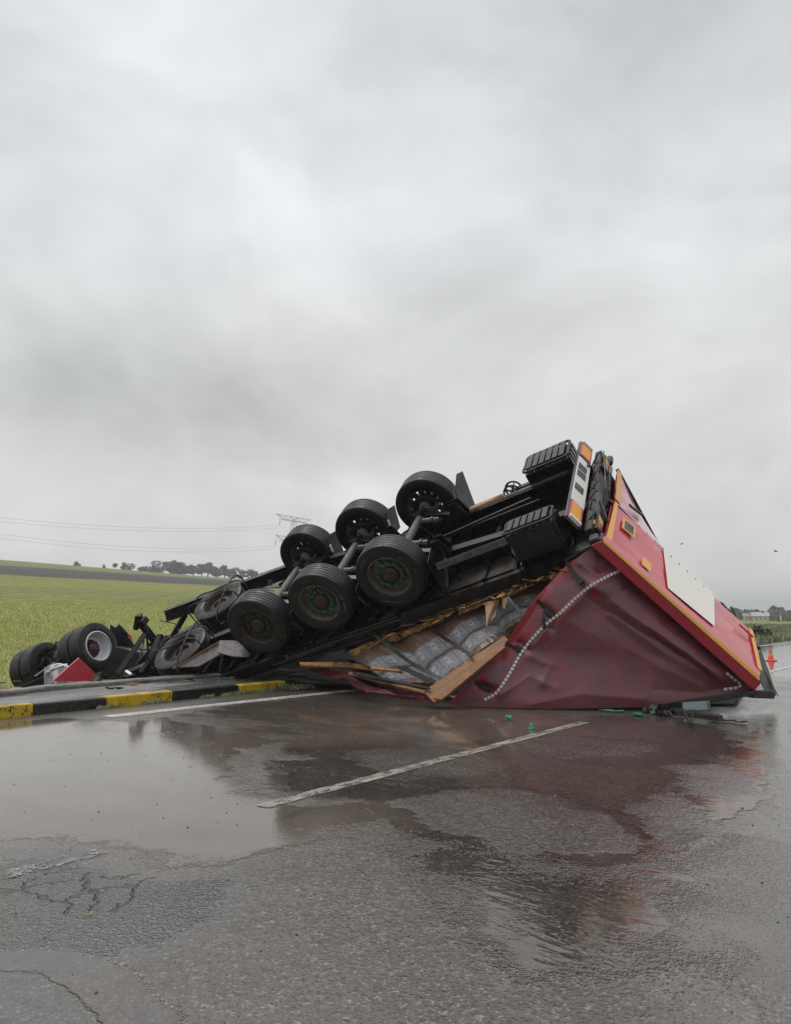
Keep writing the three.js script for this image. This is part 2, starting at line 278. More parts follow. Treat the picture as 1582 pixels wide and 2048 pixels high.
function surf(q, p, fine) {
  const w1 = (fbm(q * 2.1, p * 2.1, 4) - .5), w2 = vn(q * 11, p * 11) - .5, w3 = vn(q * 37 + 9, p * 37) - .5, wob = w1 * .42 + w2 * .09 + w3 * .04;
  const mud = sm(-.26, .22, fMud(q, p) + wob * 1.25), dark = sm(-.05, .1, fDark(q, p) + wob * .8);
  let isl = 0; for (const f of ISL) isl = Math.max(isl, sm(-.08, .10, f(q, p) + wob * .75));
  const smooth = sm(-.12, .12, fSmooth(q, p) + wob * .7), corner = sm(-.02, .03, fCorner(q, p) + wob * .2), right = sm(-.3, .3, fRight(q, p) + wob * 1.2), rip = sm(-.25, .25, fRip(q, p) + wob * 1.2);
  const far = sm(9, 16, q);
  // aggregate: stones of two sizes
  const s1 = vn(q * 190, p * 190), s2n = vn(q * 95 + 31, p * 95 + 7), s3 = vn(q * 45 + 3, p * 45);
  const big = fbm(q * .55 + 8, p * .55, 4), mid = fbm(q * 3 + 2, p * 3, 3), str = fbm(q * 5 + 7, p * 1.6, 3);
  const st = .5 * s1 + .35 * s2n + .15 * s3;
  let chan = 0; for (const f of ISL) chan = Math.max(chan, sm(.10, .01, Math.abs(f(q, p) + .05 + wob * .6)));
  chan *= sm(-.2, .2, fDark(q, p)) * sm(.3, .6, mid * .6 + vn(q * 1.7 + 5, p * 1.7) * .5);
  const pz = sm(4.5, 5.8, q + wob);
  let water = Math.max(mud * lerp(1, .68 + .5 * sm(.35, .65, str), pz), dark * (.78 + .35 * sm(.36, .62, str)), right * .72, smooth * .62, rip * .9, far * .8);
  water *= 1 - isl * .72; water = Math.max(water, chan * .95, clamp((big - .55) * 3) * .5); const cd = fCorner(q, p) + wob * .2; water = Math.max(water, .95 * sm(-.24, -.14, cd) * sm(.03, -.03, cd)); water *= 1 - corner * .5; water = clamp(water);
  // stones stand out of shallow water one by one
  const pools = sm(.42, .82, water + (st - .5) * -.5 + (mid - .5) * .35);
  let k = .056 + .075 * (st - .5) + .025 * (mid - .5) + .03 * (big - .5);
  let r = k * 1.15, g = k * .97, b = k * .82;
  const stone = sm(.62, .80, st) * (1 - water * .7); r += stone * .14; g += stone * .12; b += stone * .098;
  const pit = sm(.36, .22, st) * (1 - water * .6); r *= 1 - pit * .6; g *= 1 - pit * .6; b *= 1 - pit * .6;
  const mk = .95 + .3 * (mid - .5) + .35 * (big - .5) + .2 * (str - .5), mu = mud * (1 - isl * .7) * lerp(.92, .55, pz);
  r = lerp(r, .145 * mk, mu); g = lerp(g, .12 * mk, mu); b = lerp(b, .096 * mk, mu);
  if (smooth > 0) { const t = smooth * .6 * (1 - mud), kk = .065 + .025 * (mid - .5) + .04 * (st - .5); r = lerp(r, kk, t); g = lerp(g, kk * 1.01, t); b = lerp(b, kk * 1.04, t); }
  if (corner > 0) { r = lerp(r, .07 + .12 * (st - .4), corner * .5); g = lerp(g, .071 + .12 * (st - .4), corner * .5); b = lerp(b, .072 + .12 * (st - .4), corner * .5); }
  r = Math.max(r, .01); g = Math.max(g, .01); b = Math.max(b, .01);
  let rough = lerp(.34 + .2 * (s2n - .5), .18, sm(0, .6, water)); rough = lerp(rough, lerp(.08, .09, dark * (1 - mud)), pools); rough = lerp(rough, .10, Math.max(rip * .9, right * .8) * (1 - isl));
  let h = (st * .0026 + s3 * .0009) * (1 - pools * .93) * (1 - right * .85) * (1 - rip * .88) * (1 - dark * .7 * (1 - isl)) + mid * .004 * (1 - pools);
  // rippled film: the wind and the run-off drive it along the fall of the road
  const fl = fbm(q * 26 + w1 * 5, p * 11 + w1 * 4, 3), fl2 = vn(q * 60 + w2 * 3, p * 24);
  h += (fl * .0013 + fl2 * .0003) * (rip * 1.0 + right * .36 + dark * .42 + mud * .12) * (1 - isl);
  if (fine && water > .35) {
    const c = cells.get(Math.floor(q / .12) * 1000 + Math.floor(p / .12));
    if (c) for (const [a, d, R, t] of c) { const e = Math.hypot(q - a, p - d); if (e < R * 1.5) h += Math.cos((e - R) / R * 9) * Math.exp(-(((e - R) / (R * .35)) ** 2)) * .0006 * (1 - t * .6) * pools; }
  }
  if (fine && q < 4.6 && p > 1.4) { // cracks of the worn lane and the joints of the patches
    let d = 9; for (const L of CRACK) for (let i = 0; i + 1 < L.length; i++) d = Math.min(d, segd(q + w3 * .03 + w2 * .05, p + (vn(q * 33, p * 41) - .5) * .05, L[i], L[i + 1]));
    const c = sm(.009 + s3 * .006, .002, d) * sm(.2, .4, vn(q * 14, p * 14) + .2); r *= 1 - c * .85; g *= 1 - c * .85; b *= 1 - c * .85; h -= c * .012; rough = lerp(rough, .8, c * .6);
  }
  if (q > 2.5 && q < 9) { let d = 9; for (const L of SEAM) for (let i = 0; i + 1 < L.length; i++) d = Math.min(d, segd(q + w2 * .1, p + w1 * .2, L[i], L[i + 1])); const c = sm(.05, .01, d) * .6; r *= 1 - c * .35; g *= 1 - c * .35; b *= 1 - c * .35; }
  // dirt and leaf litter washed against the kerb
  const gut = sm(7.9, 8.7, p + wob) * (1 - mud * .7); r = lerp(r, .05 + .03 * s2n, gut * .6); g = lerp(g, .042 + .03 * s2n, gut * .6); b = lerp(b, .035, gut * .6);
  S.r = r; S.g = g; S.b = b; S.rough = clamp(rough, .04, 1); S.h = h;
}
const road = structGroup('road');
function roadSection(q0, q1, p0, p1, w, h, fine) {
  const c = new Uint8Array(w * h * 4), ro = new Uint8Array(w * h * 4), hb = new Float32Array(w * h * 4);
  for (let j = 0; j < h; j++) for (let i = 0; i < w; i++) {
    surf(q0 + (q1 - q0) * (i + .5) / w, p0 + (p1 - p0) * (j + .5) / h, fine); const k = (j * w + i) * 4;
    c[k] = s2(clamp(S.r, .008)) * 255; c[k + 1] = s2(clamp(S.g, .008)) * 255; c[k + 2] = s2(clamp(S.b, .008)) * 255; c[k + 3] = 255;
    ro[k] = ro[k + 1] = ro[k + 2] = S.rough * 255; ro[k + 3] = 255; hb[k] = hb[k + 1] = hb[k + 2] = S.h * 50; hb[k + 3] = 1;
  }
  const mk = (a, type, srgb) => { const t = new THREE.DataTexture(a, w, h, THREE.RGBAFormat, type); t.magFilter = t.minFilter = THREE.LinearFilter; if (srgb) t.colorSpace = THREE.SRGBColorSpace; t.needsUpdate = true; return t; };
  const m = new THREE.MeshPhysicalMaterial({ ior: 1.9, map: mk(c, THREE.UnsignedByteType, true), roughnessMap: mk(ro, THREE.UnsignedByteType), roughness: 1, bumpMap: mk(hb, THREE.FloatType), bumpScale: .02 });
  const nx = Math.min(60, Math.ceil((q1 - q0))), g = sheet((a, b) => V(q0 + (q1 - q0) * a, 0, -(p0 + (p1 - p0) * b)), nx, 10);
  return mesh('road_section', g, m, road);
}
const Q8 = globalThis.QUICKTEX ? 4 : 1;
roadSection(.4, 4.4, -1.6, 3.6, 2048 / Q8, 2048 / Q8, true);
roadSection(.4, 4.4, 3.6, 8.9, 1024 / Q8, 1024 / Q8, true);
roadSection(4.4, 16.4, -1.6, 8.9, 2048 / Q8, 2048 / Q8, true);
roadSection(16.4, 60, -1.6, 8.9, 1024 / Q8, 512 / Q8, false);
roadSection(60, 900, -1.6, 7.6, 256, 64, false);
roadSection(-60, .4, -1.6, 8.9, 512, 128, false);

// ---- painted markings (worn paint, thin sheets on the asphalt)
function paintMat(seed, wear, tone) {
  const t = dataTex(1024, 128, (x, y, o) => {
    const X = x * 40 + seed, e = Math.min(y, 1 - y), n = fbm(X * 1.2, y * 3, 4), s = vn(X * 6, y * 22), s1 = vn(X * 14 + 4, y * 50);
    const k = .8 + .3 * (n - .5) - .2 * sm(.6, .8, s); o[0] = tone[0] * k; o[1] = tone[1] * k; o[2] = tone[2] * k;
    o[3] = (.45 * n + .3 * s + .25 * s1 > wear + .12 * sm(.12, 0, e)) ? 1 : 0;
  }, { srgb: true });
  return new THREE.MeshStandardMaterial({ map: t, alphaTest: .5, roughness: .3, roughnessMap: TR, transparent: false, bumpMap: TB, bumpScale: .002 });
}
const marks = structGroup('lane_marking');
function stripe(name, pts, w, m) { // pts [q,p] along the stripe
  const g = sheet((a, b) => { const f = a * (pts.length - 1), i = Math.min(pts.length - 2, f | 0), t = f - i; return V(lerp(pts[i][0], pts[i + 1][0], t), .004, -(lerp(pts[i][1], pts[i + 1][1], t) + (b - .5) * w)); }, Math.max(4, pts.length * 3), 1, (a, b) => [a, b]);
  return mesh(name, g, m, marks);
}
stripe('edge_line', [[5.3, 7.93], [6.2, 7.92], [9.6, 7.76], [14, 7.6]], .25, paintMat(3, .25, [.98, .98, .96]));
stripe('edge_line', [[14.05, 7.6], [34, 6.88], [41, 6.72], [90, 6.6]], .2, paintMat(13, .2, [.9, .9, .88]));
stripe('centre_dash', [[3.36, 3.44], [8.05, 3.38]], .125, paintMat(31, .40, [.80, .79, .74]));
stripe('centre_dash', [[-1.4, 3.52], [2.3, 3.43]], .14, paintMat(47, .56, [.72, .73, .73]));
stripe('centre_dash', [[17, 3.38], [22, 3.36]], .14, paintMat(57, .35, [.86, .87, .87]));
stripe('near_edge_line', [[-4, .36], [2.72, .42]], .12, paintMat(67, .44, [.72, .6, .4]));
// ---- kerb of alternately painted stones
{
  const kerb = structGroup('kerb'), seams = [1.9, 2.93, 3.92, 4.9, 5.86, 6.86, 8.06, 9.02, 10.02, 11.05, 12.05];
  const yel = dataTex(256, 128, (x, y, o) => { const n = fbm(x * 9, y * 6, 4), s = vn(x * 60, y * 40), c = (.6 * n + .4 * s) < .31; const k = .85 + .3 * (n - .5); if (c) { o[0] = .16; o[1] = .15; o[2] = .14; } else { o[0] = .87 * k; o[1] = .72 * k; o[2] = .1 * k; } }, { srgb: true });
  const ym = new THREE.MeshStandardMaterial({ map: yel, roughness: .45, bumpMap: TB, bumpScale: .006 }), bm = mat(.055, .055, .055, .35, { bump: .006 });
  const r = rng(12);
  for (let i = 0; i + 1 < seams.length; i++) {
    const a = seams[i] + .008, b = seams[i + 1] - .008, dz = (r() - .5) * .02, yw = i % 2 === 0;
    const g = new RoundedBoxGeometry(b - a, .26, .17, 2, .025); g.translate((a + b) / 2, .005 + (r() - .5) * .012 - (i > 7 ? .05 : 0), -(8.83 + dz));
    const m = mesh('kerb_stone', yw ? boxUV(g.toNonIndexed(), 1) : boxUV(g.toNonIndexed()), yw && i < 8 ? ym : i >= 8 ? mat(.07, .06, .045, .6) : bm, kerb); m.rotation.y = (r() - .5) * .004;
  }
  const pave = structGroup('pavement');
  const wet = dataTex(1024, 256, (x, y, o) => { const n = fbm(x * 24, y * 4, 5), f = vn(x * 400, y * 60), k = .10 + .07 * n + .05 * f, d = sm(.5, .62, fbm(x * 20 + 9, y * 5, 4)); o[0] = s2(lerp(k, .06, d * .5)); o[1] = s2(lerp(k * .98, .052, d * .5)); o[2] = s2(lerp(k * .97, .042, d * .5)); }, { srgb: true });
  const wr = dataTex(512, 128, (x, y, o) => { o[0] = o[1] = o[2] = lerp(.5, .07, sm(.38, .56, fbm(x * 18 + 3, y * 3.4 + 1, 4))); });
  const g = sheet((a, b) => { const q = lerp(-6, 11.5, a), p = lerp(8.915, 10.36, b); return V(q, .118 - .06 * sm(8.8, 10.6, q) + .012 * (fbm(q * 3, p * 5, 3) - .5), -p); }, 120, 8);
  mesh('pavement_strip', g, new THREE.MeshStandardMaterial({ map: wet, roughnessMap: wr, bumpMap: tx(T.bump, 6), bumpScale: .004 }), pave);
  // low concrete lip along the back of the pavement
  const lipP = [[-6, 9.7], [3, 9.85], [4.8, 10.02], [6.6, 10.3], [8.5, 10.3], [10.2, 9.95], [11.6, 9.8]];
  const lp = (q) => { for (let i = 0; i + 1 < lipP.length; i++) if (q <= lipP[i + 1][0]) return lerp(lipP[i][1], lipP[i + 1][1], sm(lipP[i][0], lipP[i + 1][0], q)); return 9.6; };
  const prof = [[0, -.05], [.01, .16], [.035, .182], [.2, .19], [.235, .17], [.25, -.6]];
  const lg = sheet((a, b) => { const q = lerp(-6, 10.9, a), f = b * (prof.length - 1), i = Math.min(prof.length - 2, f | 0), t = f - i, n = fbm(q * 2.2, 4, 4) - .5, n2 = fbm(q * 9, b * 9, 3) - .5; return V(q, lerp(prof[i][1], prof[i + 1][1], t) * (1 - .25 * sm(8.6, 10.9, q)) + n * .03 + n2 * .014, -(lp(q) + lerp(prof[i][0], prof[i + 1][0], t) + n2 * .03)); }, 260, 20, (a, b) => [a * 17, b]);
  mesh('concrete_lip', lg, M.concrete, pave);
}
// ------------------------------------------------------------------ the overturned semi-trailer
// trailer frame: s forward from the rear, u away from the load floor on the wheel side, w towards the far side
const trailer = thing('semi_trailer', 'overturned black-chassis semi-trailer with torn dark red curtain side, wheels in the air', 'trailer');
trailer.matrix.makeBasis(V(-.81200784, -.27950108, -.51236942), V(-.5137594, .75884602, .40025492), V(.27693781, .58824474, -.75978522)).setPosition(2.96801, 2.755295, -10.775934);
trailer.matrix.decompose(trailer.position, trailer.quaternion, trailer.scale); trailer.updateMatrixWorld(true);
const toT = (v) => trailer.worldToLocal(v.clone()), wT = (s, u, w) => trailer.localToWorld(V(s, u, w));
const tl = (u, v, d) => toT(at(u, v, d));
const UPT = V(0, 1, 0);

// --- underside of the load floor, outer rails, main beams, cross members
new MB().box(6.8, -.02, 0, 13.6, .035, 2.46).build('floor_panel', M.floor, trailer);
for (const z of [-1.265, 1.265]) new MB().box(6.75, -.04, z, 13.5, .19, .035).box(6.75, .052, z * .985, 13.5, .012, .075).build('side_rail', M.steel, trailer);
new MB().box(7.2, -.155, -1.285, 12.4, .03, .03).build('curtain_track', M.steelGrey, trailer);
for (const z of [-.58, .58]) {
  const b = new MB();
  const prof = z > 0 ? [[.1, .38], [2.4, .38], [3.6, .46], [5.2, .62]] : [[.1, .30], [1.2, .34], [2.5, .44], [5.2, .5], [9.6, .45]];
  for (let i = 0; i + 1 < prof.length; i++) { const [s0, h0] = prof[i], [s1, h1] = prof[i + 1]; b.plate([V(s0, 0, z + .008), V(s1, 0, z + .008), V(s1, h1, z + .008), V(s0, h0, z + .008)], .016); b.bar(V(s0, h0, z), V(s1, h1, z), .15, .018, UPT); }
  b.build('chassis_beam', M.steel, trailer);
}
{ // deep forward part of the far beam, cut off at the front end, with raking braces
  const b = new MB(); b.plate([V(5.2, .27, 1.16), V(9.72, .455, 1.16), V(9.58, .69, 1.16), V(5.2, .50, 1.16)], .02).bar(V(5.2, .51, 1.15), V(9.6, .69, 1.15), .12, .016, UPT).bar(V(5.2, .27, 1.15), V(9.7, .45, 1.15), .08, .016, UPT);
  b.build('chassis_beam', M.steelGrey, trailer);
  for (const [s, e] of [[6.1, .5], [8.75, -.35]]) new MB().plate([V(s, .4, 1.17), V(s + .3, .4, 1.17), V(s + e + .16, 0, 1.17), V(s + e, 0, 1.17)], .03).build('brace', M.steel, trailer);
  new MB().bar(V(9.1, .45, 1.1), V(9.7, .05, .35), .09, .11, UPT).build('brace', M.steel, trailer); new MB().bar(V(8.9, .5, .2), V(9.9, .04, -.5), .08, .1, UPT).build('brace', M.steel, trailer);
}
for (let i = 0; i < 21; i++) { const s = .45 + i * .62; if (s > 13.4) break; new MB().box(s, .055, 0, .012, .1, 2.44).box(s, .108, 0, .07, .01, 2.44).build('cross_member', i % 3 ? M.steel : M.floor, trailer); }
// belly plates and brackets between the beam and the near rail
new MB().box(1.75, .06, -.93, 1.1, .008, .5, .05).build('belly_plate', M.brownPlate, trailer);
new MB().box(.72, .05, -.93, .7, .008, .55, -.05).build('belly_plate', M.steel, trailer);
for (const s of [1.08, 1.2, 2.3, 4.3, 5.6, 6.9]) new MB().bar(V(s, .04, -1.22), V(s, .36, -.66), .035, .05, V(1, 0, 0)).build('bracket', M.steelGrey, trailer);
// aluminium side guard beside the tool box
new MB().box(1.66, .50, -1.17, 1.12, .10, .03, .35).build('side_guard', M.alu, trailer);
for (const s of [1.2, 2.1]) new MB().bar(V(s, .45, -1.16), V(s, .1, -1.0), .04, .03, V(1, 0, 0)).build('side_guard_bracket', M.steel, trailer);
new MB().bar(V(.9, .5, -.1), V(2.7, .43, -.1), .04, .04, UPT).build('brake_pipe', M.brownPlate, trailer); new MB().bar(V(.9, .3, .2), V(2.6, .3, .2), .03, .03, UPT).build('brake_pipe', M.brownPlate, trailer);

// --- wheels
const TYRE = (() => { // radius 0.525, width 0.385, five ribs
  const R = .525, p = [[.318, -.15], [.324, -.165], [.355, -.180], [.40, -.190], [.455, -.190], [.49, -.182], [.512, -.172]];
  const gr = [-.105, -.045, .015, .075, .13].map((x) => x - .012); let x = -.160;
  p.push([R - .004, x]);
  for (const g of gr) { p.push([R, g - .010], [R, g - .0075], [R - .014, g - .005], [R - .014, g + .005], [R, g + .0075], [R, g + .010]); }
  p.push([R - .004, .160], [.512, .172], [.49, .182], [.455, .190], [.40, .190], [.355, .180], [.324, .165], [.318, .15]);
  const g = new THREE.LatheGeometry(p.map(([a, b]) => new THREE.Vector2(a, b)), 72); g.rotateX(Math.PI / 2); return g.toNonIndexed();
})();
// split the lathe into tread and sidewalls so that the tread can be its own rubber
function splitTyre(test) { const g = TYRE, p = g.attributes.position, keep = []; for (let i = 0; i < p.count; i += 3) { let r = 0; for (let k = 0; k < 3; k++) r += Math.hypot(p.getX(i + k), p.getY(i + k)) / 3; if (test(r)) keep.push(i, i + 1, i + 2); } const o = new THREE.BufferGeometry(); for (const n of ['position', 'normal', 'uv']) { const a = g.attributes[n], s = a.itemSize, b = new Float32Array(keep.length * s); keep.forEach((q, i) => { for (let c = 0; c < s; c++) b[i * s + c] = a.array[q * s + c]; }); o.setAttribute(n, new THREE.BufferAttribute(b, s)); } return boxUV(o, 2); }
const TREAD = splitTyre((r) => r >= .505), SIDE = splitTyre((r) => r < .505);
function lathe(pts, seg = 48) { const g = new THREE.LatheGeometry(pts.map(([a, b]) => new THREE.Vector2(a, b)), seg); g.rotateX(Math.PI / 2); return g; }   // [radius, z]
const RIM = (() => {
  const b = new MB();
  b.add(lathe([[.284, .172], [.296, .172], [.298, .160], [.290, .150], [.276, .145], [.270, .10], [.262, .03], [.258, -.12], [.276, -.14], [.296, -.165]], 56));
  const s = new THREE.Shape(); s.absarc(0, 0, .262, 0, Math.PI * 2); for (let i = 0; i < 10; i++) { const a = i / 10 * Math.PI * 2 + .2, h = new THREE.Path(); h.absellipse(Math.cos(a) * .219, Math.sin(a) * .219, .024, .024, 0, Math.PI * 2); s.holes.push(h); }
  const e = new THREE.ExtrudeGeometry(s, { depth: .012, bevelEnabled: true, bevelSize: .003, bevelThickness: .003, bevelSegments: 1, curveSegments: 10 }); e.translate(0, 0, .03); b.add(e);
  b.add(lathe([[.19, .046], [.186, .075], [.178, .083], [.12, .085]], 48));
  return b.geo();
})();
const NUTS = (() => { const b = new MB(); b.add(new THREE.TorusGeometry(.158, .013, 8, 48), new THREE.Matrix4().makeTranslation(0, 0, .094)); for (let i = 0; i < 10; i++) { const a = i / 10 * 6.2832; b.cyl(V(Math.cos(a) * .158, Math.sin(a) * .158, .085), V(Math.cos(a) * .158, Math.sin(a) * .158, .135), .026, .019, 8); const c = a + .31; b.cyl(V(Math.cos(c) * .168, Math.sin(c) * .168, .085), V(Math.cos(c) * .178, Math.sin(c) * .178, .11), .018, .012, 6); } return b.geo(); })();
const HUB = (() => { const b = new MB(); b.add(lathe([[.125, .083], [.12, .12], [.108, .15], [.075, .158], [.068, .165], [.03, .172], [0, .172]], 32)); return b.geo(); })();
const DRUM = (() => { const b = new MB(); b.add(lathe([[0, -.19], [.09, -.19], [.12, -.17], [.20, -.165], [.215, -.15], [.215, .02], [.2, .028]], 40)); for (let i = 0; i < 8; i++) { const a = i / 8 * 6.28; b.box(Math.cos(a) * .15, Math.sin(a) * .15, -.172, .05, .02, .02, 0, 0, a); } return b.geo(); })();
// moulded characters round the sidewall, too worn to read
const LETTERS = (() => {
  const b = new MB(), r = rng(5), run = (a0, n, R, h) => { let a = a0; for (let i = 0; i < n; i++) { const w = .010 + r() * .006; for (let k = 0; k < 2 + (r() * 2 | 0); k++) { const rr = R + (r() - .5) * h * .8, aa = a + (r() - .5) * w / R; b.box(Math.cos(aa) * rr, Math.sin(aa) * rr, .1905, r() < .5 ? h * .9 : .004, r() < .5 ? .004 : w * .8, .004, 0, 0, aa); } a += (w + .006) / R; } };
  run(3.55, 17, .42, .026); run(5.5, 9, .43, .03); run(.1, 5, .40, .024); run(1.5, 12, .425, .022); return b.geo();
})();
function wheel(parent, s, u, w, side, style, spin) { // side +1: outer face towards +z
  const g = new THREE.Group(); g.name = 'wheel'; parent.add(g); g.position.set(s, u, w); g.rotation.set(0, side < 0 ? Math.PI : 0, 0); g.rotateZ(spin);
  const d = style === 'dirty', big = (m) => m.scale.set(1.12, 1.12, 1);
  mesh('tread', TREAD, d ? M.tread : M.tread, g); mesh('tyre', SIDE, d ? M.rubberDirty : M.rubber, g);
  big(mesh('rim', RIM, d ? M.rimDirty : M.rim, g)); big(mesh('hub', HUB, M.hub, g));
  mesh('nut_ring', NUTS, d ? M.greenDirty : M.green, g).scale.set(1.2, 1.2, 1);
  mesh('brake_drum', DRUM, M.steel, g); if (style === 'green') mesh('lettering', LETTERS, M.letters, g);
  return g;
}
const HUBU = .64;
[2.941, 4.251, 5.561].forEach((s, i) => {
  wheel(trailer, s, HUBU, -1.06, -1, i === 2 ? 'dirty' : 'green', .4 + i * 1.7);
  wheel(trailer, s, HUBU, 1.06, 1, 'green', 1 + i);
  new MB().cyl(V(s, HUBU, -.86), V(s, HUBU, .86), .066, .066, 24).cyl(V(s, HUBU, -.9), V(s, HUBU, -.78), .115, .075, 24).cyl(V(s, HUBU, .78), V(s, HUBU, .9), .075, .115, 24).build('axle', M.axle, trailer);
  for (const z of [-.58, .58]) {
    const a = new MB(); a.bar(V(s - .62, .42, z), V(s + .05, .70, z), .11, .06, UPT).bar(V(s + .05, .70, z), V(s + .34, .48, z), .11, .05, UPT).box(s, .70, z, .2, .05, .16).cyl(V(s - .11, .55, z - .05), V(s - .11, .78, z - .05), .014).cyl(V(s + .11, .55, z - .05), V(s + .11, .78, z - .05), .014).cyl(V(s - .11, .55, z + .05), V(s - .11, .78, z + .05), .014).cyl(V(s + .11, .55, z + .05), V(s + .11, .78, z + .05), .014);
    a.build('trailing_arm', M.steel, trailer);
    new MB().plate([V(s - .78, .38, z + .09), V(s - .48, .38, z + .09), V(s - .56, .66, z + .09), V(s - .7, .66, z + .09)], .016).plate([V(s - .78, .38, z - .075), V(s - .48, .38, z - .075), V(s - .56, .66, z - .075), V(s - .7, .66, z - .075)], .016).build('spring_hanger', M.steel, trailer);
    new MB().add(lathe([[0, -.15], [.10, -.15], [.135, -.11], [.14, -.02], [.12, .01], [.14, .04], [.135, .11], [.1, .15], [0, .15]], 24), new THREE.Matrix4().makeRotationX(Math.PI / 2).setPosition(s + .38, .33, z)).build('air_spring', M.rubber, trailer);
    new MB().cyl(V(s - .1, .60, z * .62), V(s - .36, .52, z * .62), .085, .085, 20).cyl(V(s - .24, .56, z * .62), V(s - .27, .55, z * .62), .1, .1, 20).cyl(V(s - .1, .60, z * .62), V(s + .02, .68, z * .62), .016).build('brake_chamber', M.steel, trailer);
    new MB().cyl(V(s - .1, .15, z * .86), V(s + .12, .58, z * .86), .035).cyl(V(s + .0, .36, z * .86), V(s + .12, .58, z * .86), .048).build('shock_absorber', M.steel, trailer);
    // a gusset of pressed steel where the axle meets the arm
    new MB().plate([V(s - .04, .72, z * 1.28), V(s - .2, .64, z * 1.28), V(s - .34, .7, z * 1.28), V(s - .22, .5, z * 1.28), V(s - .04, .56, z * 1.28)], .018).build('axle_bracket', M.axle, trailer);
  }
  new MB().tube([V(s - .3, .5, -.3), V(s - .1, .3, -.1), V(s + .3, .45, .15), V(s + .5, .3, .4)], .013).build('brake_hose', M.rubber, trailer); new MB().tube([V(s - .3, .5, .34), V(s, .22, .2), V(s + .35, .35, -.2), V(s + .6, .28, -.4)], .013).build('brake_hose', M.rubber, trailer);
});
// hoses, valves and brackets crowding the underside
{
  const r = rng(321);
  for (let i = 0; i < 34; i++) { const s = 2.3 + r() * 8.5, z = (r() - .5) * 1.7, u = .12 + r() * .3, pts = [V(s, u, z)]; for (let k = 1; k < 5; k++) pts.push(V(s + k * (.12 + r() * .22), clamp(u + (r() - .5) * .35, .1, .62), z + (r() - .5) * .5)); new MB().tube(pts, .009 + r() * .012, 22, 6).build('air_hose', i % 5 ? M.rubber : M.brownPlate, trailer); }
  for (let i = 0; i < 40; i++) { const s = 2.2 + r() * 8.6, z = (r() - .5) * 2.1, m = new MB(), a = .05 + r() * .12; m.box(s, .16 + r() * .3, z, a, .04 + r() * .12, .05 + r() * .12, r() * .6, r() * 3, r() * .4); m.build(i % 3 ? 'bracket' : 'valve_block', [M.steel, M.steelGrey, M.plasticDark, M.brownPlate][r() * 4 | 0], trailer); }
  for (const [s, z] of [[6.35, -.25], [6.75, .3]]) new MB().cyl(V(s, .3, z - .38), V(s, .3, z + .38), .13, .13, 24).box(s, .15, z - .25, .3, .06, .03).box(s, .15, z + .25, .3, .06, .03).build('air_tank', M.steel, trailer);
  for (let i = 0; i < 26; i++) { const s = 1.0 + r() * 12 * .9, z = r() < .5 ? -1.278 : -.66; new MB().cyl(V(s, .0 + r() * .05, z), V(s, .01 + r() * .05, z - .02), .014, .014, 8).build('bolt', M.alu, trailer); }
}
// mud flaps and mudguard plates beside the wheels
for (const [s, z, h0, h1, lean] of [[2.30, 1.05, .12, .90, .1], [3.73, 1.05, .36, .82, .1], [5.02, 1.05, .36, .82, .1]]) {
  new MB().plate([V(s + .10, h0, z - .2), V(s + .05, h0, z + .2), V(s - .12, h1 * .93, z + .2), V(s - .06, h1, z + .02), V(s + .02, h1 * .8, z - .2)], .012).bar(V(s + .1, h0, z), V(s - .02, h1 * .8, z + .02), .03, .03, V(0, 0, 1)).build('mud_flap', M.plastic, trailer);
}
for (const s of [2.34, 3.62, 4.93]) new MB().plate([V(s + .02, .05, -.82), V(s, .05, -1.2), V(s - .03, .62, -1.2), V(s + .0, .66, -.82)], .012).build('mud_flap', M.plasticDark, trailer);
for (const [s, u, z] of [[3.71, .56, .93], [5.0, .56, .93]]) new MB().box(s, u + .04, z - .02, .02, .16, .06, 0, 0, .25).build('sticker', M.white, trailer);
for (const [s] of [[3.55], [4.86]]) new MB().bar(V(s, .28, -1.17), V(s + .06, .5, -1.2), .03, .03, V(1, 0, 0)).build('stay', M.steelGrey, trailer);
// --- tool boxes
function toolBox(s0, s1, u0, u1, w0, w1, lidN) {
  const g = new THREE.Group(); g.name = 'tool_box'; trailer.add(g);
  const cs = (s0 + s1) / 2, cu = (u0 + u1) / 2, cw = (w0 + w1) / 2, L = s1 - s0, D = Math.abs(w1 - w0);
  new MB().box(cs, cu - .03, cw, L, u1 - u0 - .06, D, 0, 0, 0, .03).build('case', M.plasticDark, g);
  const rim = new MB(), uu = u1 - .02; rim.tube([V(s0, uu, w0), V(s1, uu, w0), V(s1, uu, w1), V(s0, uu, w1)].flatMap((p, i, a) => { const q = a[(i + 1) % 4]; return [p.clone().lerp(q, .06), p.clone().lerp(q, .5), p.clone().lerp(q, .94)]; }), .022, 60, 6, true); rim.build('rim_bead', M.plasticDark, g);
  for (let i = 0; i < lidN; i++) { const a = lerp(s0 + .03, s1 - .03, (i + .5) / lidN), wd = (L - .06) / lidN; new MB().box(a, u1, cw, wd * .8, .035, D * .86, 0, 0, 0, .01).build('lid_rib', M.plastic, g); }
  const ends = new MB(); for (let i = 0; i < 4; i++) ends.box(s0 - .012, cu, lerp(w0, w1, (i + .5) / 4), .03, (u1 - u0) * .7, D * .16); ends.build('side_rib', M.plastic, g);
  new MB().box(cs + .1, u1 - .02, w0 - .02 * Math.sign(w1 - w0), .09, .05, .03).build('latch', M.steel, g);
}
toolBox(.42, 1.10, .12, .62, -1.19, -.86, 6);
toolBox(.36, 1.08, .18, .64, .64, 1.22, 6);
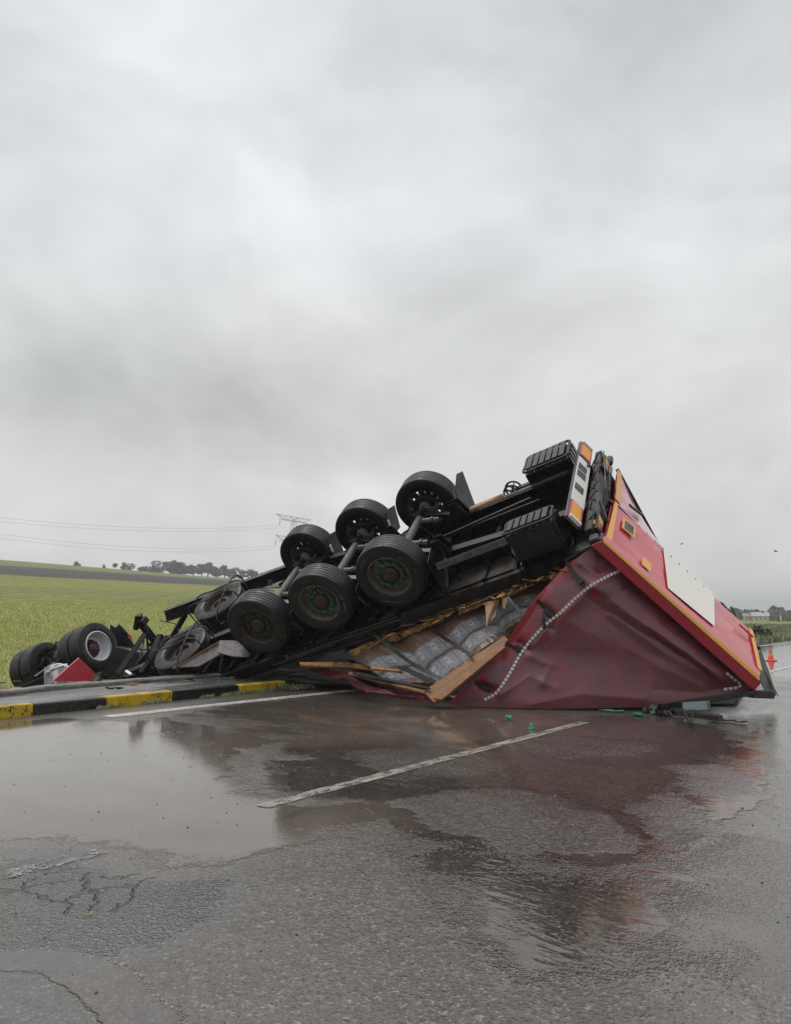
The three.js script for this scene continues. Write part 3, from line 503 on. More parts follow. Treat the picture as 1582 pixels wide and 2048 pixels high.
// a spool of chain and a pale slat seen on top of the far beam
{ const sp = new MB(); for (const z of [.72, .86]) { sp.add(new THREE.TorusGeometry(.13, .016, 6, 28), new THREE.Matrix4().makeTranslation(1.42, .36, z)); for (let i = 0; i < 6; i++) { const a = i / 6 * 6.28; sp.bar(V(1.42, .36, z), V(1.42 + Math.cos(a) * .13, .36 + Math.sin(a) * .13, z), .018, .018, V(0, 0, 1)); } } sp.cyl(V(1.42, .36, .72), V(1.42, .36, .86), .03).box(1.2, .36, .8, .34, .05, .1); sp.build('winch', M.steel, trailer);
  new MB().box(1.84, .405, .66, .62, .03, .1).build('slat', M.wood, trailer); new MB().box(1.3, .392, .6, 1.7, .02, .08).build('beam_cap', M.alu, trailer); }
// --- rear frame, bumper, lamps
new MB().box(.05, .12, 0, .1, .30, 2.42).box(.05, -.04, 0, .13, .12, 2.54).box(.22, .1, -.58, .4, .3, .1).box(.22, .1, .58, .4, .3, .1).build('rear_beam', M.steel, trailer);
for (const z of [-1.19, 1.19]) new MB().add(new THREE.CapsuleGeometry(.055, .13, 4, 12), new THREE.Matrix4().makeRotationX(Math.PI / 2).setPosition(-.04, .06, z)).build('dock_buffer', M.plastic, trailer);
for (const z of [-.58, .58]) new MB().bar(V(.3, .02, z), V(.2, .46, z * 1.1), .09, .06, V(1, 0, 0)).build('bumper_arm', M.steel, trailer);
{
  const g = new THREE.Group(); g.name = 'rear_bumper'; trailer.add(g); g.position.set(.16, .43, 0); g.rotation.z = -.3;
  new MB().box(.03, 0, 0, .05, .26, 2.36).build('bar', M.alu, g);
  new MB().box(-.004, 0, -.05, .012, .24, 1.36).build('plate', M.white, g);
  for (const z of [-.94, .94]) { new MB().box(-.002, 0, z, .012, .22, .44).build('marker_border', M.red, g); new MB().box(-.009, 0, z, .008, .16, .38).build('marker_plate', M.orange, g); }
  for (const [z, m] of [[-.3, M.steelGrey], [.12, M.brownPlate], [.34, M.steelGrey]]) new MB().box(-.012, .02, z, .006, .16, .18).build('holder', m, g);
  for (const z of [-1.16, 1.16]) new MB().box(-.01, .0, z, .05, .2, .05).build('end_cap', M.white, g);
}
for (const z of [-.9, .9]) { const g = new THREE.Group(); g.name = 'rear_lamp'; trailer.add(g); g.position.set(-.02, .14, z); new MB().box(0, 0, 0, .06, .15, .46, 0, 0, 0, .02).build('housing', M.plasticDark, g); new MB().box(-.03, 0, -.12, .012, .11, .14).build('lens', M.redDark, g); new MB().box(-.03, 0, .04, .012, .11, .14).build('lens', M.orange, g); }
{ const b = new MB(), r = rng(44); for (let i = 0; i < 7; i++) { const z = -1 + i * .3; b.tube([V(.1 + r() * .1, .2, z), V(-.02, .28 + r() * .1, z + .1), V(.02, .22, z + .3), V(.2, .12, z + .42)], .011, 16, 5); } b.build('lamp_cable', M.rubber, trailer); }
new MB().bar(V(-.05, .1, .15), V(-.06, .3, 1.05), .016, .016).bar(V(-.06, .02, .2), V(-.06, .12, 1.1), .016, .016).bar(V(-.07, .0, -.7), V(-.07, .26, -.5), .03, .05).build('door_stay', M.steelGrey, trailer);
new MB().box(.02, .2, -.98, .07, .07, .1).build('side_lamp', M.orange, trailer);
// --- the load floor's broken edge: splintered boards along the near side
{
  const r = rng(23);
  const long = [[4.42, -.33, 3.35, -.29, .07], [3.3, -.30, 2.55, -.25, .05], [2.25, -.20, 1.05, -.16, .075], [1.2, -.15, .62, -.12, .06], [2.72, -.2, 2.3, -.17, .06]];
  for (const [a, ua, b, ub, h] of long) { // planks with ragged lower edge
    const n = 14, top = [], bot = []; for (let i = 0; i <= n; i++) { const t = i / n, s = lerp(a, b, t), u = lerp(ua, ub, t); top.push(V(s, u + h * .8 + (r() - .5) * .02, -1.255)); bot.push(V(s, u - h * (.5 + r() * .6), -1.25 + (r() - .5) * .01)); }
    const m = new MB().plate([...top, ...bot.reverse()], .024); mesh('floor_board', boxUV(m.geo()), r() < .5 ? M.wood : M.woodPale, trailer);
  }
  for (let i = 0; i < 74; i++) {
    const s = .62 + 3.5 * (i / 74) + r() * .05, u = -.12 - .045 * s + (r() - .5) * .06, L = .16 + r() * .36 * (Math.sin(i * .55) > -.2 ? 1 : .4), a = -.9 - r() * .9, w = .008 + r() * r() * .04;
    const d = V(Math.cos(a) * -.55, Math.sin(a) * -.35 - .1, -.25 - r() * .5).normalize().multiplyScalar(L), e = V(Math.cos(a + 1.57) * w, Math.sin(a + 1.57) * w * .4 + w * .5, 0), o = V(s, u, -1.19 - r() * .08);
    const m = new MB().plate([o.clone().sub(e), o.clone().add(e), o.clone().addScaledVector(d, .7).addScaledVector(e, .5), o.clone().add(d), o.clone().addScaledVector(d, .55).addScaledVector(e, -.7)], .008 + r() * .01);
    mesh('splinter', boxUV(m.geo()), [M.wood, M.woodPale, M.woodOrange][r() * 3 | 0], trailer);
  }
}
// --- landing legs
for (const [pts, foot] of [[[tl(322, 1296, 15.4), tl(285, 1251, 15.2)], tl(276, 1243, 15.1)], [[tl(300, 1330, 14.6), tl(322, 1270, 14.9)], null]]) {
  const g = new THREE.Group(); g.name = 'landing_leg'; trailer.add(g);
  const b = new MB(); b.bar(pts[0], pts[1], .12, .12, V(0, 0, 1)); b.build('post', M.steel, g);
  if (foot) { const f = new MB(); f.add(new RoundedBoxGeometry(.30, .10, .22, 2, .03), new THREE.Matrix4().compose(foot, new THREE.Quaternion().setFromEuler(new THREE.Euler(.2, .4, -.9)), V(1, 1, 1))); f.add(new RoundedBoxGeometry(.16, .14, .2, 2, .03), new THREE.Matrix4().compose(foot.clone().lerp(pts[1], .4).add(V(-.09, .0, 0)), new THREE.Quaternion(), V(1, 1, 1))); f.build('foot', M.steel, g); }
}
new MB().bar(tl(236, 1348, 14.7), tl(290, 1268, 15.0), .10, .05, V(0, 0, 1)).build('leg_brace', M.brownPlate, trailer); new MB().bar(tl(296, 1300, 15.2), tl(293, 1265, 15.1), .03, .03, V(0, 0, 1)).build('leg_brace', M.steel, trailer); new MB().bar(tl(280, 1345, 14.4), tl(335, 1272, 14.7), .07, .05, V(0, 0, 1)).build('leg_brace', M.brownPlate, trailer);
new MB().box(10.9, .05, .2, 3.4, .2, 1.9).box(10.6, .2, .2, 1.4, .16, 1.1).build('coupling_plate', M.steel, trailer);
// baskets that carry the spare wheels
for (const [s, w] of [[7.68, .62], [7.66, -.84]]) {
  const b = new MB(), R = .46; for (const k of [-.17, .17]) b.tube([V(s - .62, .25, w + k), V(s - .60, .76, w + k), V(s, .79, w + k), V(s + .60, .76, w + k), V(s + .62, .25, w + k)], .014, 40, 7);
  b.tube([V(s - .3, .2, w - .62), V(s - .32, .55, w - .62), V(s - .34, .77, w - .1), V(s - .32, .78, w + .5), V(s - .3, .3, w + .6)], .017, 40, 7);
  b.bar(V(s - .62, .26, w - .5), V(s - .62, .26, w + .5), .04, .04).bar(V(s + .62, .26, w - .5), V(s + .62, .26, w + .5), .04, .04); b.build('wheel_carrier', M.steelGrey, trailer);
}
// ---- the racked body: near curtain, far curtain, roof sheet, doors
const ridgeL = [ // creases of the curtain: [points], depth in metres (towards the viewer), half width
  [[[1160, 1128], [1195, 1150], [1235, 1142]], .04, 14], [[[1150, 1160], [1180, 1186], [1215, 1200]], -.022, 12],
  [[[1230, 1146], [1180, 1180], [1092, 1262], [1042, 1322], [1000, 1385]], .022, 14], [[[1255, 1298], [1330, 1338], [1400, 1372]], .016, 18], [[[1060, 1312], [1100, 1330], [1085, 1368]], .02, 11], [[[1000, 1390], [1060, 1352], [1110, 1376]], .016, 9],
  [[[1098, 1170], [1062, 1232], [1004, 1310]], -.02, 13], [[[1090, 1214], [1108, 1236], [1102, 1256]], -.04, 8], [[[1040, 1285], [1056, 1300]], -.04, 8], [[[962, 1368], [985, 1378]], -.045, 8], [[[1060, 1410], [1160, 1388], [1290, 1398]], .016, 14],
  [[[1190, 1222], [1290, 1300], [1400, 1362]], -.016, 30], [[[1130, 1240], [1200, 1275]], .008, 20], [[[1310, 1380], [1400, 1385], [1480, 1372]], -.018, 12], [[[1226, 1232], [1330, 1306], [1440, 1362]], .02, 14],
];
const seg2 = (x, y, a, b) => segd(x, y, a, b);
function curtainDepth(u, v) {
  let d = 9.76 + .0009 * Math.max(0, 1190 - u) + .12 * sm(1220, 1120, v) * sm(1190, 1100, u) - .18 * sm(1300, 1412, v) * sm(1500, 1300, u) * sm(900, 1050, u);
  d -= .07 * Math.exp(-(((u - 1230) / 130) ** 2) - ((v - 1310) / 70) ** 2);
  { // the long fold stretched from the upper corner along the rear post
    let e = 1e9; for (let i = 0; i + 1 < CR.length; i++) e = Math.min(e, seg2(u, v, CR[i], CR[i + 1]));
    const R = lerp(58, 30, sm(1180, 1360, v)) + 6 * (fbm(u * .03, 2.2, 2) - .5), k = sm(1128, 1185, v) * sm(1378, 1330, v), t = e / R;
    d -= .17 * k * (t < 1 ? t * (1 - .12 * t * t) : lerp(.88, .34, sm(1, 1.5, t)) * sm(6, 1.6, t));
  }
  for (const [pl, h, w] of ridgeL) { let e = 1e9; for (let i = 0; i + 1 < pl.length; i++) e = Math.min(e, seg2(u, v, pl[i], pl[i + 1])); if (e < w * 3) d -= h * 1.5 * Math.exp(-Math.pow(e / w, 1.25)); }
  d -= .016 * (fbm(u * .011, v * .013 + u * .006, 2) - .5) + .007 * (fbm(u * .05 + v * .02, v * .055, 3) - .5);
  return d;
}
const CL = [[1135, 1128], [1066, 1201], [1017, 1277], [948, 1361], [893, 1408]], CB = [[893, 1408], [960, 1416], [1100, 1418], [1300, 1414], [1420, 1402], [1510, 1377]], CR = [[1186, 1091], [1262, 1158], [1344, 1230], [1430, 1306], [1510, 1377]], CTp = [[1135, 1128], [1160, 1112], [1186, 1091]];
const alongP = (L, t) => { const f = t * (L.length - 1), i = Math.min(L.length - 2, Math.floor(f)), k = f - i; return [lerp(L[i][0], L[i + 1][0], k), lerp(L[i][1], L[i + 1][1], k)]; };
function coons(a, b) { const t = alongP(CTp, a), u = alongP(CB, a), l = alongP(CL, b), r = alongP(CR, b), o = []; for (let k = 0; k < 2; k++) o[k] = (1 - b) * t[k] + b * u[k] + (1 - a) * l[k] + a * r[k] - ((1 - a) * (1 - b) * CL[0][k] + a * (1 - b) * CR[0][k] + (1 - a) * b * CL[4][k] + a * b * CR[4][k]); return o; }
const curtain = new THREE.Group(); curtain.name = 'side_curtain'; trailer.add(curtain);
{
  const g = sheet((a, b) => { const [u, v] = coons(a, b); const p = at(u, v, curtainDepth(u, v)); p.y = Math.max(p.y, .012); return toT(p); }, 200, 170);
  const scr = [[[1222, 1222], [1190, 1250]], [[1195, 1300], [1213, 1318], [1180, 1340]], [[1110, 1352], [1135, 1336]], [[1143, 1364], [1158, 1352]], [[1232, 1272], [1243, 1288]], [[1290, 1342], [1300, 1346]], [[1055, 1402], [1082, 1392]], [[1262, 1388], [1272, 1396]], [[1190, 1292], [1205, 1306]], [[1118, 1338], [1132, 1330]], [[1098, 1374], [1122, 1362]]];
  // the print of the curtain: faded dust-pink film over deep red, fresh scrapes where the film is gone
  const cm = dataTex(1024, 1024, (x, y, o) => {
    const [u, v] = coons(x, y); let e = 1e9; for (let i = 0; i + 1 < CR.length; i++) e = Math.min(e, segd(u, v, CR[i], CR[i + 1])); let hem = 1e9; const TL = [[1240, 1142], [1180, 1172], [1090, 1252], [1040, 1312], [1004, 1372], [968, 1400]]; for (let i = 0; i + 1 < TL.length; i++) hem = Math.min(hem, segd(u, v, TL[i], TL[i + 1])); let le = 1e9; for (let i = 0; i + 1 < CL.length; i++) le = Math.min(le, segd(u, v, CL[i], CL[i + 1]));
    const n = fbm(u * .03, v * .03, 5), f = fbm(u * .22, v * .22, 3), st = fbm((u + v * .9) * .08, (v - u * .4) * .9, 3), fl = vn(u * 1.6, v * 1.6);
    let film = .80 + .26 * (n - .5) + .25 * (f - .5) + .12 * (st - .5) + .15 * (fl - .5);
    const clean = Math.max(sm(38, 5, le + (n - .5) * 40) * .85, sm(18, 4, hem) * .25 * (u > 1100 ? 1 : .5));
    film *= 1 - clean * .85;
    let sc = 0; for (const [a, b] of scr) sc = Math.max(sc, sm(2.0, .5, segd(u + (f - .5) * 9, v + (fl - .5) * 4, a, b)) * sm(.3, .5, vn(u * .5, v * .5) + .25)); sc = Math.max(sc, sm(.58, .74, fbm(u * .06 + 80, v * .06, 4)) * sm(.62, .74, st) * .3);
    if (Math.abs((u - 1191) * .8 + (v - 1192) * .6) < 8.5 && Math.abs((v - 1192) * .8 - (u - 1191) * .6) < 7.5) sc = .9;
    const sp = sm(22, 6, Math.hypot(u - 1240, (v - 1176) * 1.5)) * sm(.5, .62, vn(u * .28, v * .3)); film *= 1 - sc * .75; const dk = 1 - .6 * sp;
    o[0] = s2(lerp(.31, .078, clamp(film)) * dk * (.9 + .2 * f)); o[1] = s2(lerp(.007, .034, clamp(film)) * dk * (.9 + .2 * f)); o[2] = s2(lerp(.016, .043, clamp(film)) * dk * (.9 + .2 * f));
  }, { srgb: true, repeat: false });
  const cmat = new THREE.MeshPhysicalMaterial({ map: cm, roughness: .5, roughnessMap: TR, bumpMap: tx(T.bump, 9), bumpScale: .0015, clearcoat: .22, clearcoatRoughness: .3, side: THREE.DoubleSide });
  mesh('tarpaulin', g, cmat, curtain);
  // retro-reflective tape of small segments, following the cloth
  const line = (pts, off = .02) => { const P = pts.map(([u, v]) => at(u, v, curtainDepth(u, v) - off)); P.forEach((p) => { p.y = Math.max(p.y, .014); }); return new THREE.CatmullRomCurve3(P.map(toT), false, 'catmullrom', .5); };
  const tape = (pts, wdt, step) => { const c = line(pts), L = c.getLength(), n = Math.floor(L / step), seg = []; const b = new MB(); const nrm = toT(at(1100, 1250, 5)).sub(toT(at(1100, 1250, 10))).normalize(); for (let i = 0; i < n; i++) { const p = c.getPointAt((i + .14) / n), q = c.getPointAt((i + .86) / n); b.bar(p, q, wdt, .004, nrm); } b.build('reflective_tape', M.tape, curtain); };
  tape([[1240, 1141], [1212, 1154], [1182, 1171], [1150, 1197], [1120, 1226], [1090, 1250], [1062, 1280], [1040, 1310], [1022, 1342], [1006, 1368], [990, 1388], [968, 1400]], .034, .052);
  tape([[1452, 1345], [1466, 1357], [1482, 1372], [1446, 1379]], .032, .06);
  // lashing straps with buckles
  const st = (pts, buck) => { const b = new MB(), P = line(pts, .02).getPoints(10), nrm = toT(at(1100, 1250, 5)).sub(toT(at(1100, 1250, 10))).normalize(); for (let i = 0; i + 1 < P.length; i++) b.bar(P[i], P[i + 1].clone().lerp(P[i], -.1), .045, .006, nrm); b.build('strap', M.strap, curtain); if (buck) { const k = line(buck, .035).getPoints(1); new MB().bar(k[0], k[1], .07, .025, nrm).build('buckle', M.plasticDark, curtain); } };
  st([[1133, 1124], [1146, 1146], [1166, 1172]], [[1154, 1156], [1164, 1166]]); st([[1074, 1200], [1090, 1216], [1108, 1233]], [[1090, 1218], [1106, 1232]]); st([[1092, 1222], [1088, 1238], [1090, 1256]]); st([[1012, 1286], [1026, 1294], [1044, 1300]], [[1030, 1294], [1042, 1300]]); st([[950, 1362], [964, 1374], [980, 1382]], [[964, 1372], [978, 1380]]);
  new MB().bar(tl(1129, 1122, 9.95), tl(1184, 1091, 9.72), .03, .03, UPT).build('curtain_pole', M.steelGrey, trailer);
}
const NRM = toT(at(1100, 1250, 5)).sub(toT(at(1100, 1250, 10))).normalize();
// rear post with its yellow tape and the red edge strip
{
  const g = new THREE.Group(); g.name = 'rear_post'; trailer.add(g);
  new MB().plate([tl(1183, 1091, 9.60), tl(1509, 1381, 9.60), tl(1523, 1364, 9.58), tl(1205, 1082, 9.58)], .09).build('post', M.redDark, g);
  new MB().plate([tl(1206, 1077, 9.575), tl(1208, 1085, 9.57), tl(1517, 1360, 9.57), tl(1519, 1352, 9.575)], .012).build('reflective_strip', M.yellow, g);
  new MB().plate([tl(1211, 1071, 9.72), tl(1206, 1077, 9.58), tl(1519, 1352, 9.58), tl(1522, 1342, 9.72)], .02).build('edge_strip', M.red, g);
  new MB().box(...tl(1190, 1082, 9.7).toArray(), .13, .15, .16, 0, 0, 0, .03).build('corner_fitting', M.plastic, g);
  new MB().box(...tl(1421, 1283, 9.7).toArray(), .06, .06, .05).build('hinge', M.steel, g);
}
// doors: near leaf square to the post, far leaf swung back
const Q = (A, B, C, D) => (a, b) => A.clone().lerp(B, a).lerp(D.clone().lerp(C, a), b);
{
  const A = tl(1210, 1076, 9.74), B = tl(1228, 1006, 10.75), C = tl(1505, 1266, 10.75), D = tl(1521, 1345, 9.74), f = Q(A, B, C, D), n = B.clone().sub(A).cross(D.clone().sub(A)).normalize(); if (n.dot(NRM) < 0) n.negate();
  const g = new THREE.Group(); g.name = 'rear_door'; trailer.add(g); tag(g, 'near rear door, glossy red with a large cream-white patch');
  const pl = (pts, t, off) => new MB().plate(pts.map(([a, b]) => f(a, b).addScaledVector(n, off)), t);
  mesh('panel', boxUV(sheet((a, b) => f(a, b).addScaledVector(n, .03 * (fbm(a * 3 + 1, b * 5, 3) - .5)), 40, 60).toNonIndexed()), M.red, g); pl([[0, 0], [1, 0], [1, 1], [0, 1]], .03, -.03).build('panel_core', M.redDark, g);
  pl([[.03, .40], [1.0, .355], [1.0, .715], [.12, .705]], .006, .03).build('painted_patch', M.cream, g);
  pl([[0, .0], [1, .0], [1, .02], [0, .035]], .006, .026).build('reflective_strip', M.yellow, g);
  pl([[0, .975], [1, .965], [1, .99], [0, 1]], .006, .026).build('reflective_strip', M.yellow, g);
  pl([[.50, .075], [.78, .07], [.80, .155], [.52, .16]], .008, .028).build('sign_border', M.yellow, g); pl([[.54, .088], [.74, .084], [.76, .142], [.56, .146]], .008, .033).build('sign_panel', M.steelGrey, g);
  pl([[.06, .23], [.26, .23], [.26, .285], [.06, .285]], .005, .028).build('sticker', M.yellow, g);
  for (let i = 0; i < 16; i++) { const p = f(.93, .06 + i * .058).addScaledVector(n, .028); new MB().cyl(p, p.clone().addScaledVector(n, .01), .012, .009, 8).build('rivet', M.redDark, g); }
  for (const a of [.30, .72]) { const p = [f(a, .03).addScaledVector(n, .05), f(a, .97).addScaledVector(n, .05)]; if (a > .5) new MB().cyl(p[0].clone().lerp(p[1], .9), p[1], .014).build('locking_rod', M.red, g); }
}
{
  const A = tl(1228, 1004, 10.78), B = tl(1234, 938, 11.65), C = tl(1424, 1288, 12.2), D = tl(1504, 1268, 10.86), f = Q(A, B, C, D), n = B.clone().sub(A).cross(D.clone().sub(A)).normalize(); if (n.dot(NRM) < 0) n.negate();
  const g = new THREE.Group(); g.name = 'rear_door'; trailer.add(g); tag(g, 'far rear door, paler pinkish red, bent away from the near door');
  mesh('panel', boxUV(sheet((a, b) => f(a, b).addScaledVector(n, .05 * (fbm(a * 3 + 9, b * 4, 3) - .5)), 40, 60).toNonIndexed()), M.redPink, g); new MB().plate([A, B, C, D].map((p) => p.clone().addScaledVector(n, -.03)), .03).build('panel_core', M.redDark, g);
  new MB().bar(B.clone(), C.clone(), .035, .05, n).build('door_seal', M.plasticDark, g);
  new MB().plate([[.05, .0], [.95, 0], [.95, .03], [.05, .04]].map(([a, b]) => f(a, b).addScaledVector(n, .03)), .008).build('reflective_strip', M.yellow, g);
  new MB().bar(f(.25, .1).addScaledVector(n, .05), f(.55, .22).addScaledVector(n, .05), .05, .03, n).build('handle', M.plasticDark, g);
}
new MB().bar(tl(1441, 1206, 11.2), tl(1476, 1246, 11.2), .05, .04, NRM).bar(tl(1462, 1213, 11.3), tl(1474, 1240, 11.3), .02, .02, NRM).build('locking_rod', M.plastic, trailer);
// roof edge on the road, torn black sheeting at the rear roof corner
new MB().bar(tl(1320, 1413, 9.55), tl(1512, 1385, 9.6), .06, .09, NRM).bar(tl(1500, 1387, 9.66), tl(1543, 1389, 9.9), .10, .10, NRM).build('roof_rail', M.plasticDark, trailer);
new MB().plate([tl(1512, 1318, 10.2), tl(1522, 1300, 10.4), tl(1535, 1345, 10.2), tl(1556, 1389, 9.9), tl(1530, 1392, 9.8), tl(1522, 1362, 9.9)], .01).build('torn_netting', M.plasticDark, trailer);
new MB().bar(tl(1520, 1327, 10.2), tl(1556, 1391, 9.88), .012, .012).bar(tl(1512, 1283, 10.5), tl(1517, 1297, 10.4), .05, .06).build('bent_rod', M.steelGrey, trailer);
{
  const far = (a, b) => { const s = lerp(.05, 10, a), t = wT(s, -.1, 1.27), p = V(t.x + lerp(1.9, .2, a), .05 - .9 * sm(.5, 1, a), t.z - .6); return toT(t.lerp(p, b).add(V(.1 * (fbm(a * 9, b * 4, 3) - .5), 0, .15 * (fbm(a * 7 + 3, b * 3, 3) - .5)))); };
  mesh('far_curtain', sheet(far, 60, 20), new THREE.MeshStandardMaterial({ color: new THREE.Color().setRGB(.22, .03, .045), roughness: .5, side: THREE.DoubleSide }), trailer);
  const roof = (a, b) => { const n = onGround(lerp(930, 1470, a), 1412), f = wT(lerp(6, .05, a), -.1, 1.27); f.x += lerp(.8, 1.9, a); f.y = 0; const p = n.lerp(f, b); p.y = .03 + .08 * fbm(a * 8, b * 8, 3) * sm(0, .1, b); return toT(p); };
  mesh('roof_sheet', sheet(roof, 40, 20), new THREE.MeshStandardMaterial({ color: new THREE.Color().setRGB(.25, .24, .23), roughness: .6, side: THREE.DoubleSide }), trailer);
  // crushed forward part of the near side under the floor
  const cr = (a, b) => { const s = lerp(4.3, 9.8, a), t = wT(s, -.13, -1.26), q = toRoad(t), y = q[1] > 9.9 ? hgt(q[0], q[1]) : .1; const p = t.clone(); p.y = Math.min(y, t.y); p.x += .25; p.z += .1; return toT(t.lerp(p, b).add(V(0, 0, .22 * (fbm(a * 14, b * 5, 3) - .5)))); };
  mesh('crushed_side', sheet(cr, 60, 16), new THREE.MeshStandardMaterial({ color: new THREE.Color().setRGB(.022, .02, .02), roughness: .6, side: THREE.DoubleSide }), trailer);
}
for (const [s0, s1, u, w] of [[3.1, 5.4, -.02, .03], [4.4, 5.7, -.06, .03], [3.15, 4.1, .03, .024]]) new MB().bar(V(s0, u, -1.3), V(s1, u, -1.3), w, .03, NRM).build('edge_trim', M.brownPlate, trailer);
// ------------------------------------------------------------------ spare wheels lying in the baskets
for (const [s, w, label, st] of [[7.68, .62, 'spare wheel with a brown rim in the upper basket under the trailer', 'dirty'], [7.66, -.84, 'lower spare wheel, behind the bent sheet metal, held in a tube basket', 'spare']]) {
  const t = thing('spare_wheel', label, 'spare wheel', wT(s, .48, w), 'spare wheels carried under the trailer');
  t.quaternion.setFromUnitVectors(V(0, 0, 1), V(-.5137594, .75884602, .40025492).addScaledVector(V(.23, 0, .97), .2).normalize());
  const g = t; mesh('tread', TREAD, M.rubber, g); mesh('tyre', SIDE, M.tread, g); mesh('rim', RIM, st === 'dirty' ? M.rimDirty : M.hub, g).scale.set(1.12, 1.12, 1);
}
// ------------------------------------------------------------------ the truck on its back in the ditch
{
  const a = V(-.84, -.27, -.46).normalize(), U = V(-.25, .93, .2); U.addScaledVector(a, -U.dot(a)).normalize(); const fw = U.clone().cross(a).normalize();   // fw x U = a
  const t = thing('overturned_truck', 'upturned truck in the ditch showing its twin rear wheels, one with a chrome rim', 'truck');
  const c0 = at(200, 1291, 16.1);
  t.quaternion.setFromRotationMatrix(new THREE.Matrix4().makeBasis(fw, U, a)); t.position.copy(c0); t.updateMatrixWorld(true);
  const L = (v) => t.worldToLocal(v.clone());
  for (const [z, sd, st] of [[.19, -1, 'chrome'], [.545, -1, 'spare'], [1.74, 1, 'spare'], [2.095, 1, 'spare']]) {
    const g = new THREE.Group(); g.name = 'wheel'; t.add(g); g.position.z = z; g.scale.set(.965, .965, .84); if (sd < 0) g.rotation.y = Math.PI; g.rotateZ(z * 3);
    mesh('tread', TREAD, M.tread, g); mesh('tyre', SIDE, M.rubber, g);
    if (st === 'chrome') {
      const rim = new MB(); rim.add(lathe([[.31, .19], [.330, .187], [.332, .165], [.316, .15], [.298, .14], [.285, .02], [.27, -.06], [.255, -.075], [.2, -.075], [.2, -.09]], 56)); mesh('rim', rim.geo(), M.chrome, g);
      const disc = new MB(), s = new THREE.Shape(); s.absarc(0, 0, .255, 0, 6.2832); for (let i = 0; i < 10; i++) { const h = new THREE.Path(), q = i * .6283; h.absellipse(Math.cos(q) * .2, Math.sin(q) * .2, .026, .026, 0, 6.2832); s.holes.push(h); } const e = new THREE.ExtrudeGeometry(s, { depth: .014, bevelEnabled: false, curveSegments: 8 }); e.translate(0, 0, -.08); disc.add(e); mesh('disc', disc.geo(), M.rim, g);
      const h = mesh('hub', HUB, M.redHub, g); h.position.z = -.14; const nn = mesh('nut_ring', NUTS, M.redHub, g); nn.position.z = -.14;
    } else { mesh('rim', RIM, M.rimDirty, g).scale.set(1.12, 1.12, 1); mesh('brake_drum', DRUM, M.steel, g); }
  }
  const ax = new MB(); ax.cyl(V(0, 0, .7), V(0, 0, 1.6), .08).add(new THREE.SphereGeometry(.22, 20, 14), new THREE.Matrix4().makeTranslation(0, .02, 1.15)).cyl(V(0, .02, 1.15), V(.8, -.12, 1.15), .06); ax.build('drive_axle', M.steel, t);
  for (const z of [.78, 1.55]) new MB().box(.6, -.26, z, 4.2, .26, .08).build('chassis_rail', M.steel, t);
  for (const z of [.62, 1.66]) { new MB().cyl(V(-.38, -.28, z), V(-.38, .06, z), .14).build('air_spring', M.rubber, t); new MB().bar(V(-.5, .1, z), V(.6, .02, z), .1, .06).build('trailing_arm', M.steel, t); new MB().cyl(V(-.1, .2, z), V(-.4, .1, z), .1).build('brake_chamber', M.steel, t); }
  new MB().bar(V(.5, -.1, .8), V(-.2, .22, 1.9), .05, .05).bar(V(-.3, .12, 1.0), V(.1, .28, 1.9), .07, .05).tube([V(.3, .2, .6), V(.1, .4, 1.0), V(-.2, .3, 1.5), V(.1, .1, 1.8)], .02).build('linkage', M.steel, t);
  // torn mudguard and the black underbody on the wheel's right
  const edge = [[222, 1249], [233, 1256], [240, 1249], [250, 1259], [259, 1269], [262, 1279], [268, 1288], [276, 1296], [268, 1316], [240, 1330], [222, 1320]];
  new MB().plate(edge.map(([u, v]) => L(at(u, v, 17.0))), .06).build('mudguard', M.plasticDark, t);
  new MB().plate([[246, 1292], [262, 1296], [300, 1304], [330, 1345], [215, 1350], [232, 1325]].map(([u, v]) => L(at(u, v, 16.6))), .5).build('underbody', M.steel, t);
  new MB().plate([[256, 1266], [263, 1271], [266, 1284], [258, 1276]].map(([u, v]) => L(at(u, v, 16.0))), .02).build('fairing_corner', M.red, t);
  // red side fairing standing out of the ditch, white cab panel behind it
  const fr = mesh('fairing', boxUV(new MB().plate([[104, 1362], [156, 1316], [187, 1346], [182, 1362]].map(([u, v]) => L(at(u, v, 13.6 + (u - 104) * .006))), .05).geo()), M.red, t); tag(fr, 'bright red pointed fairing panel');
  const wh = sheet((x, y) => L(at(lerp(88, 136, x) , lerp(1336 - 10 * Math.sin(x * 2.6), 1368, y), 14.6 - .5 * y + .2 * Math.sin(x * 3))), 16, 10); mesh('cab_panel', boxUV(wh.toNonIndexed()), mat(.62, .62, .6, .35, { grime: true, side: THREE.DoubleSide }), t);
  new MB().tube([L(at(95, 1345, 14.5)), L(at(120, 1333, 14.3)), L(at(134, 1330, 14.4))], .03).tube([L(at(100, 1340, 14.3)), L(at(112, 1329, 14.4)), L(at(140, 1335, 14.2))], .02).build('bent_pipe', M.chrome, t);
  new MB().bar(L(at(262, 1349, 13.2)), L(at(252, 1342, 13.4)), .05, .03).build('trim_strip', M.white, t);
}
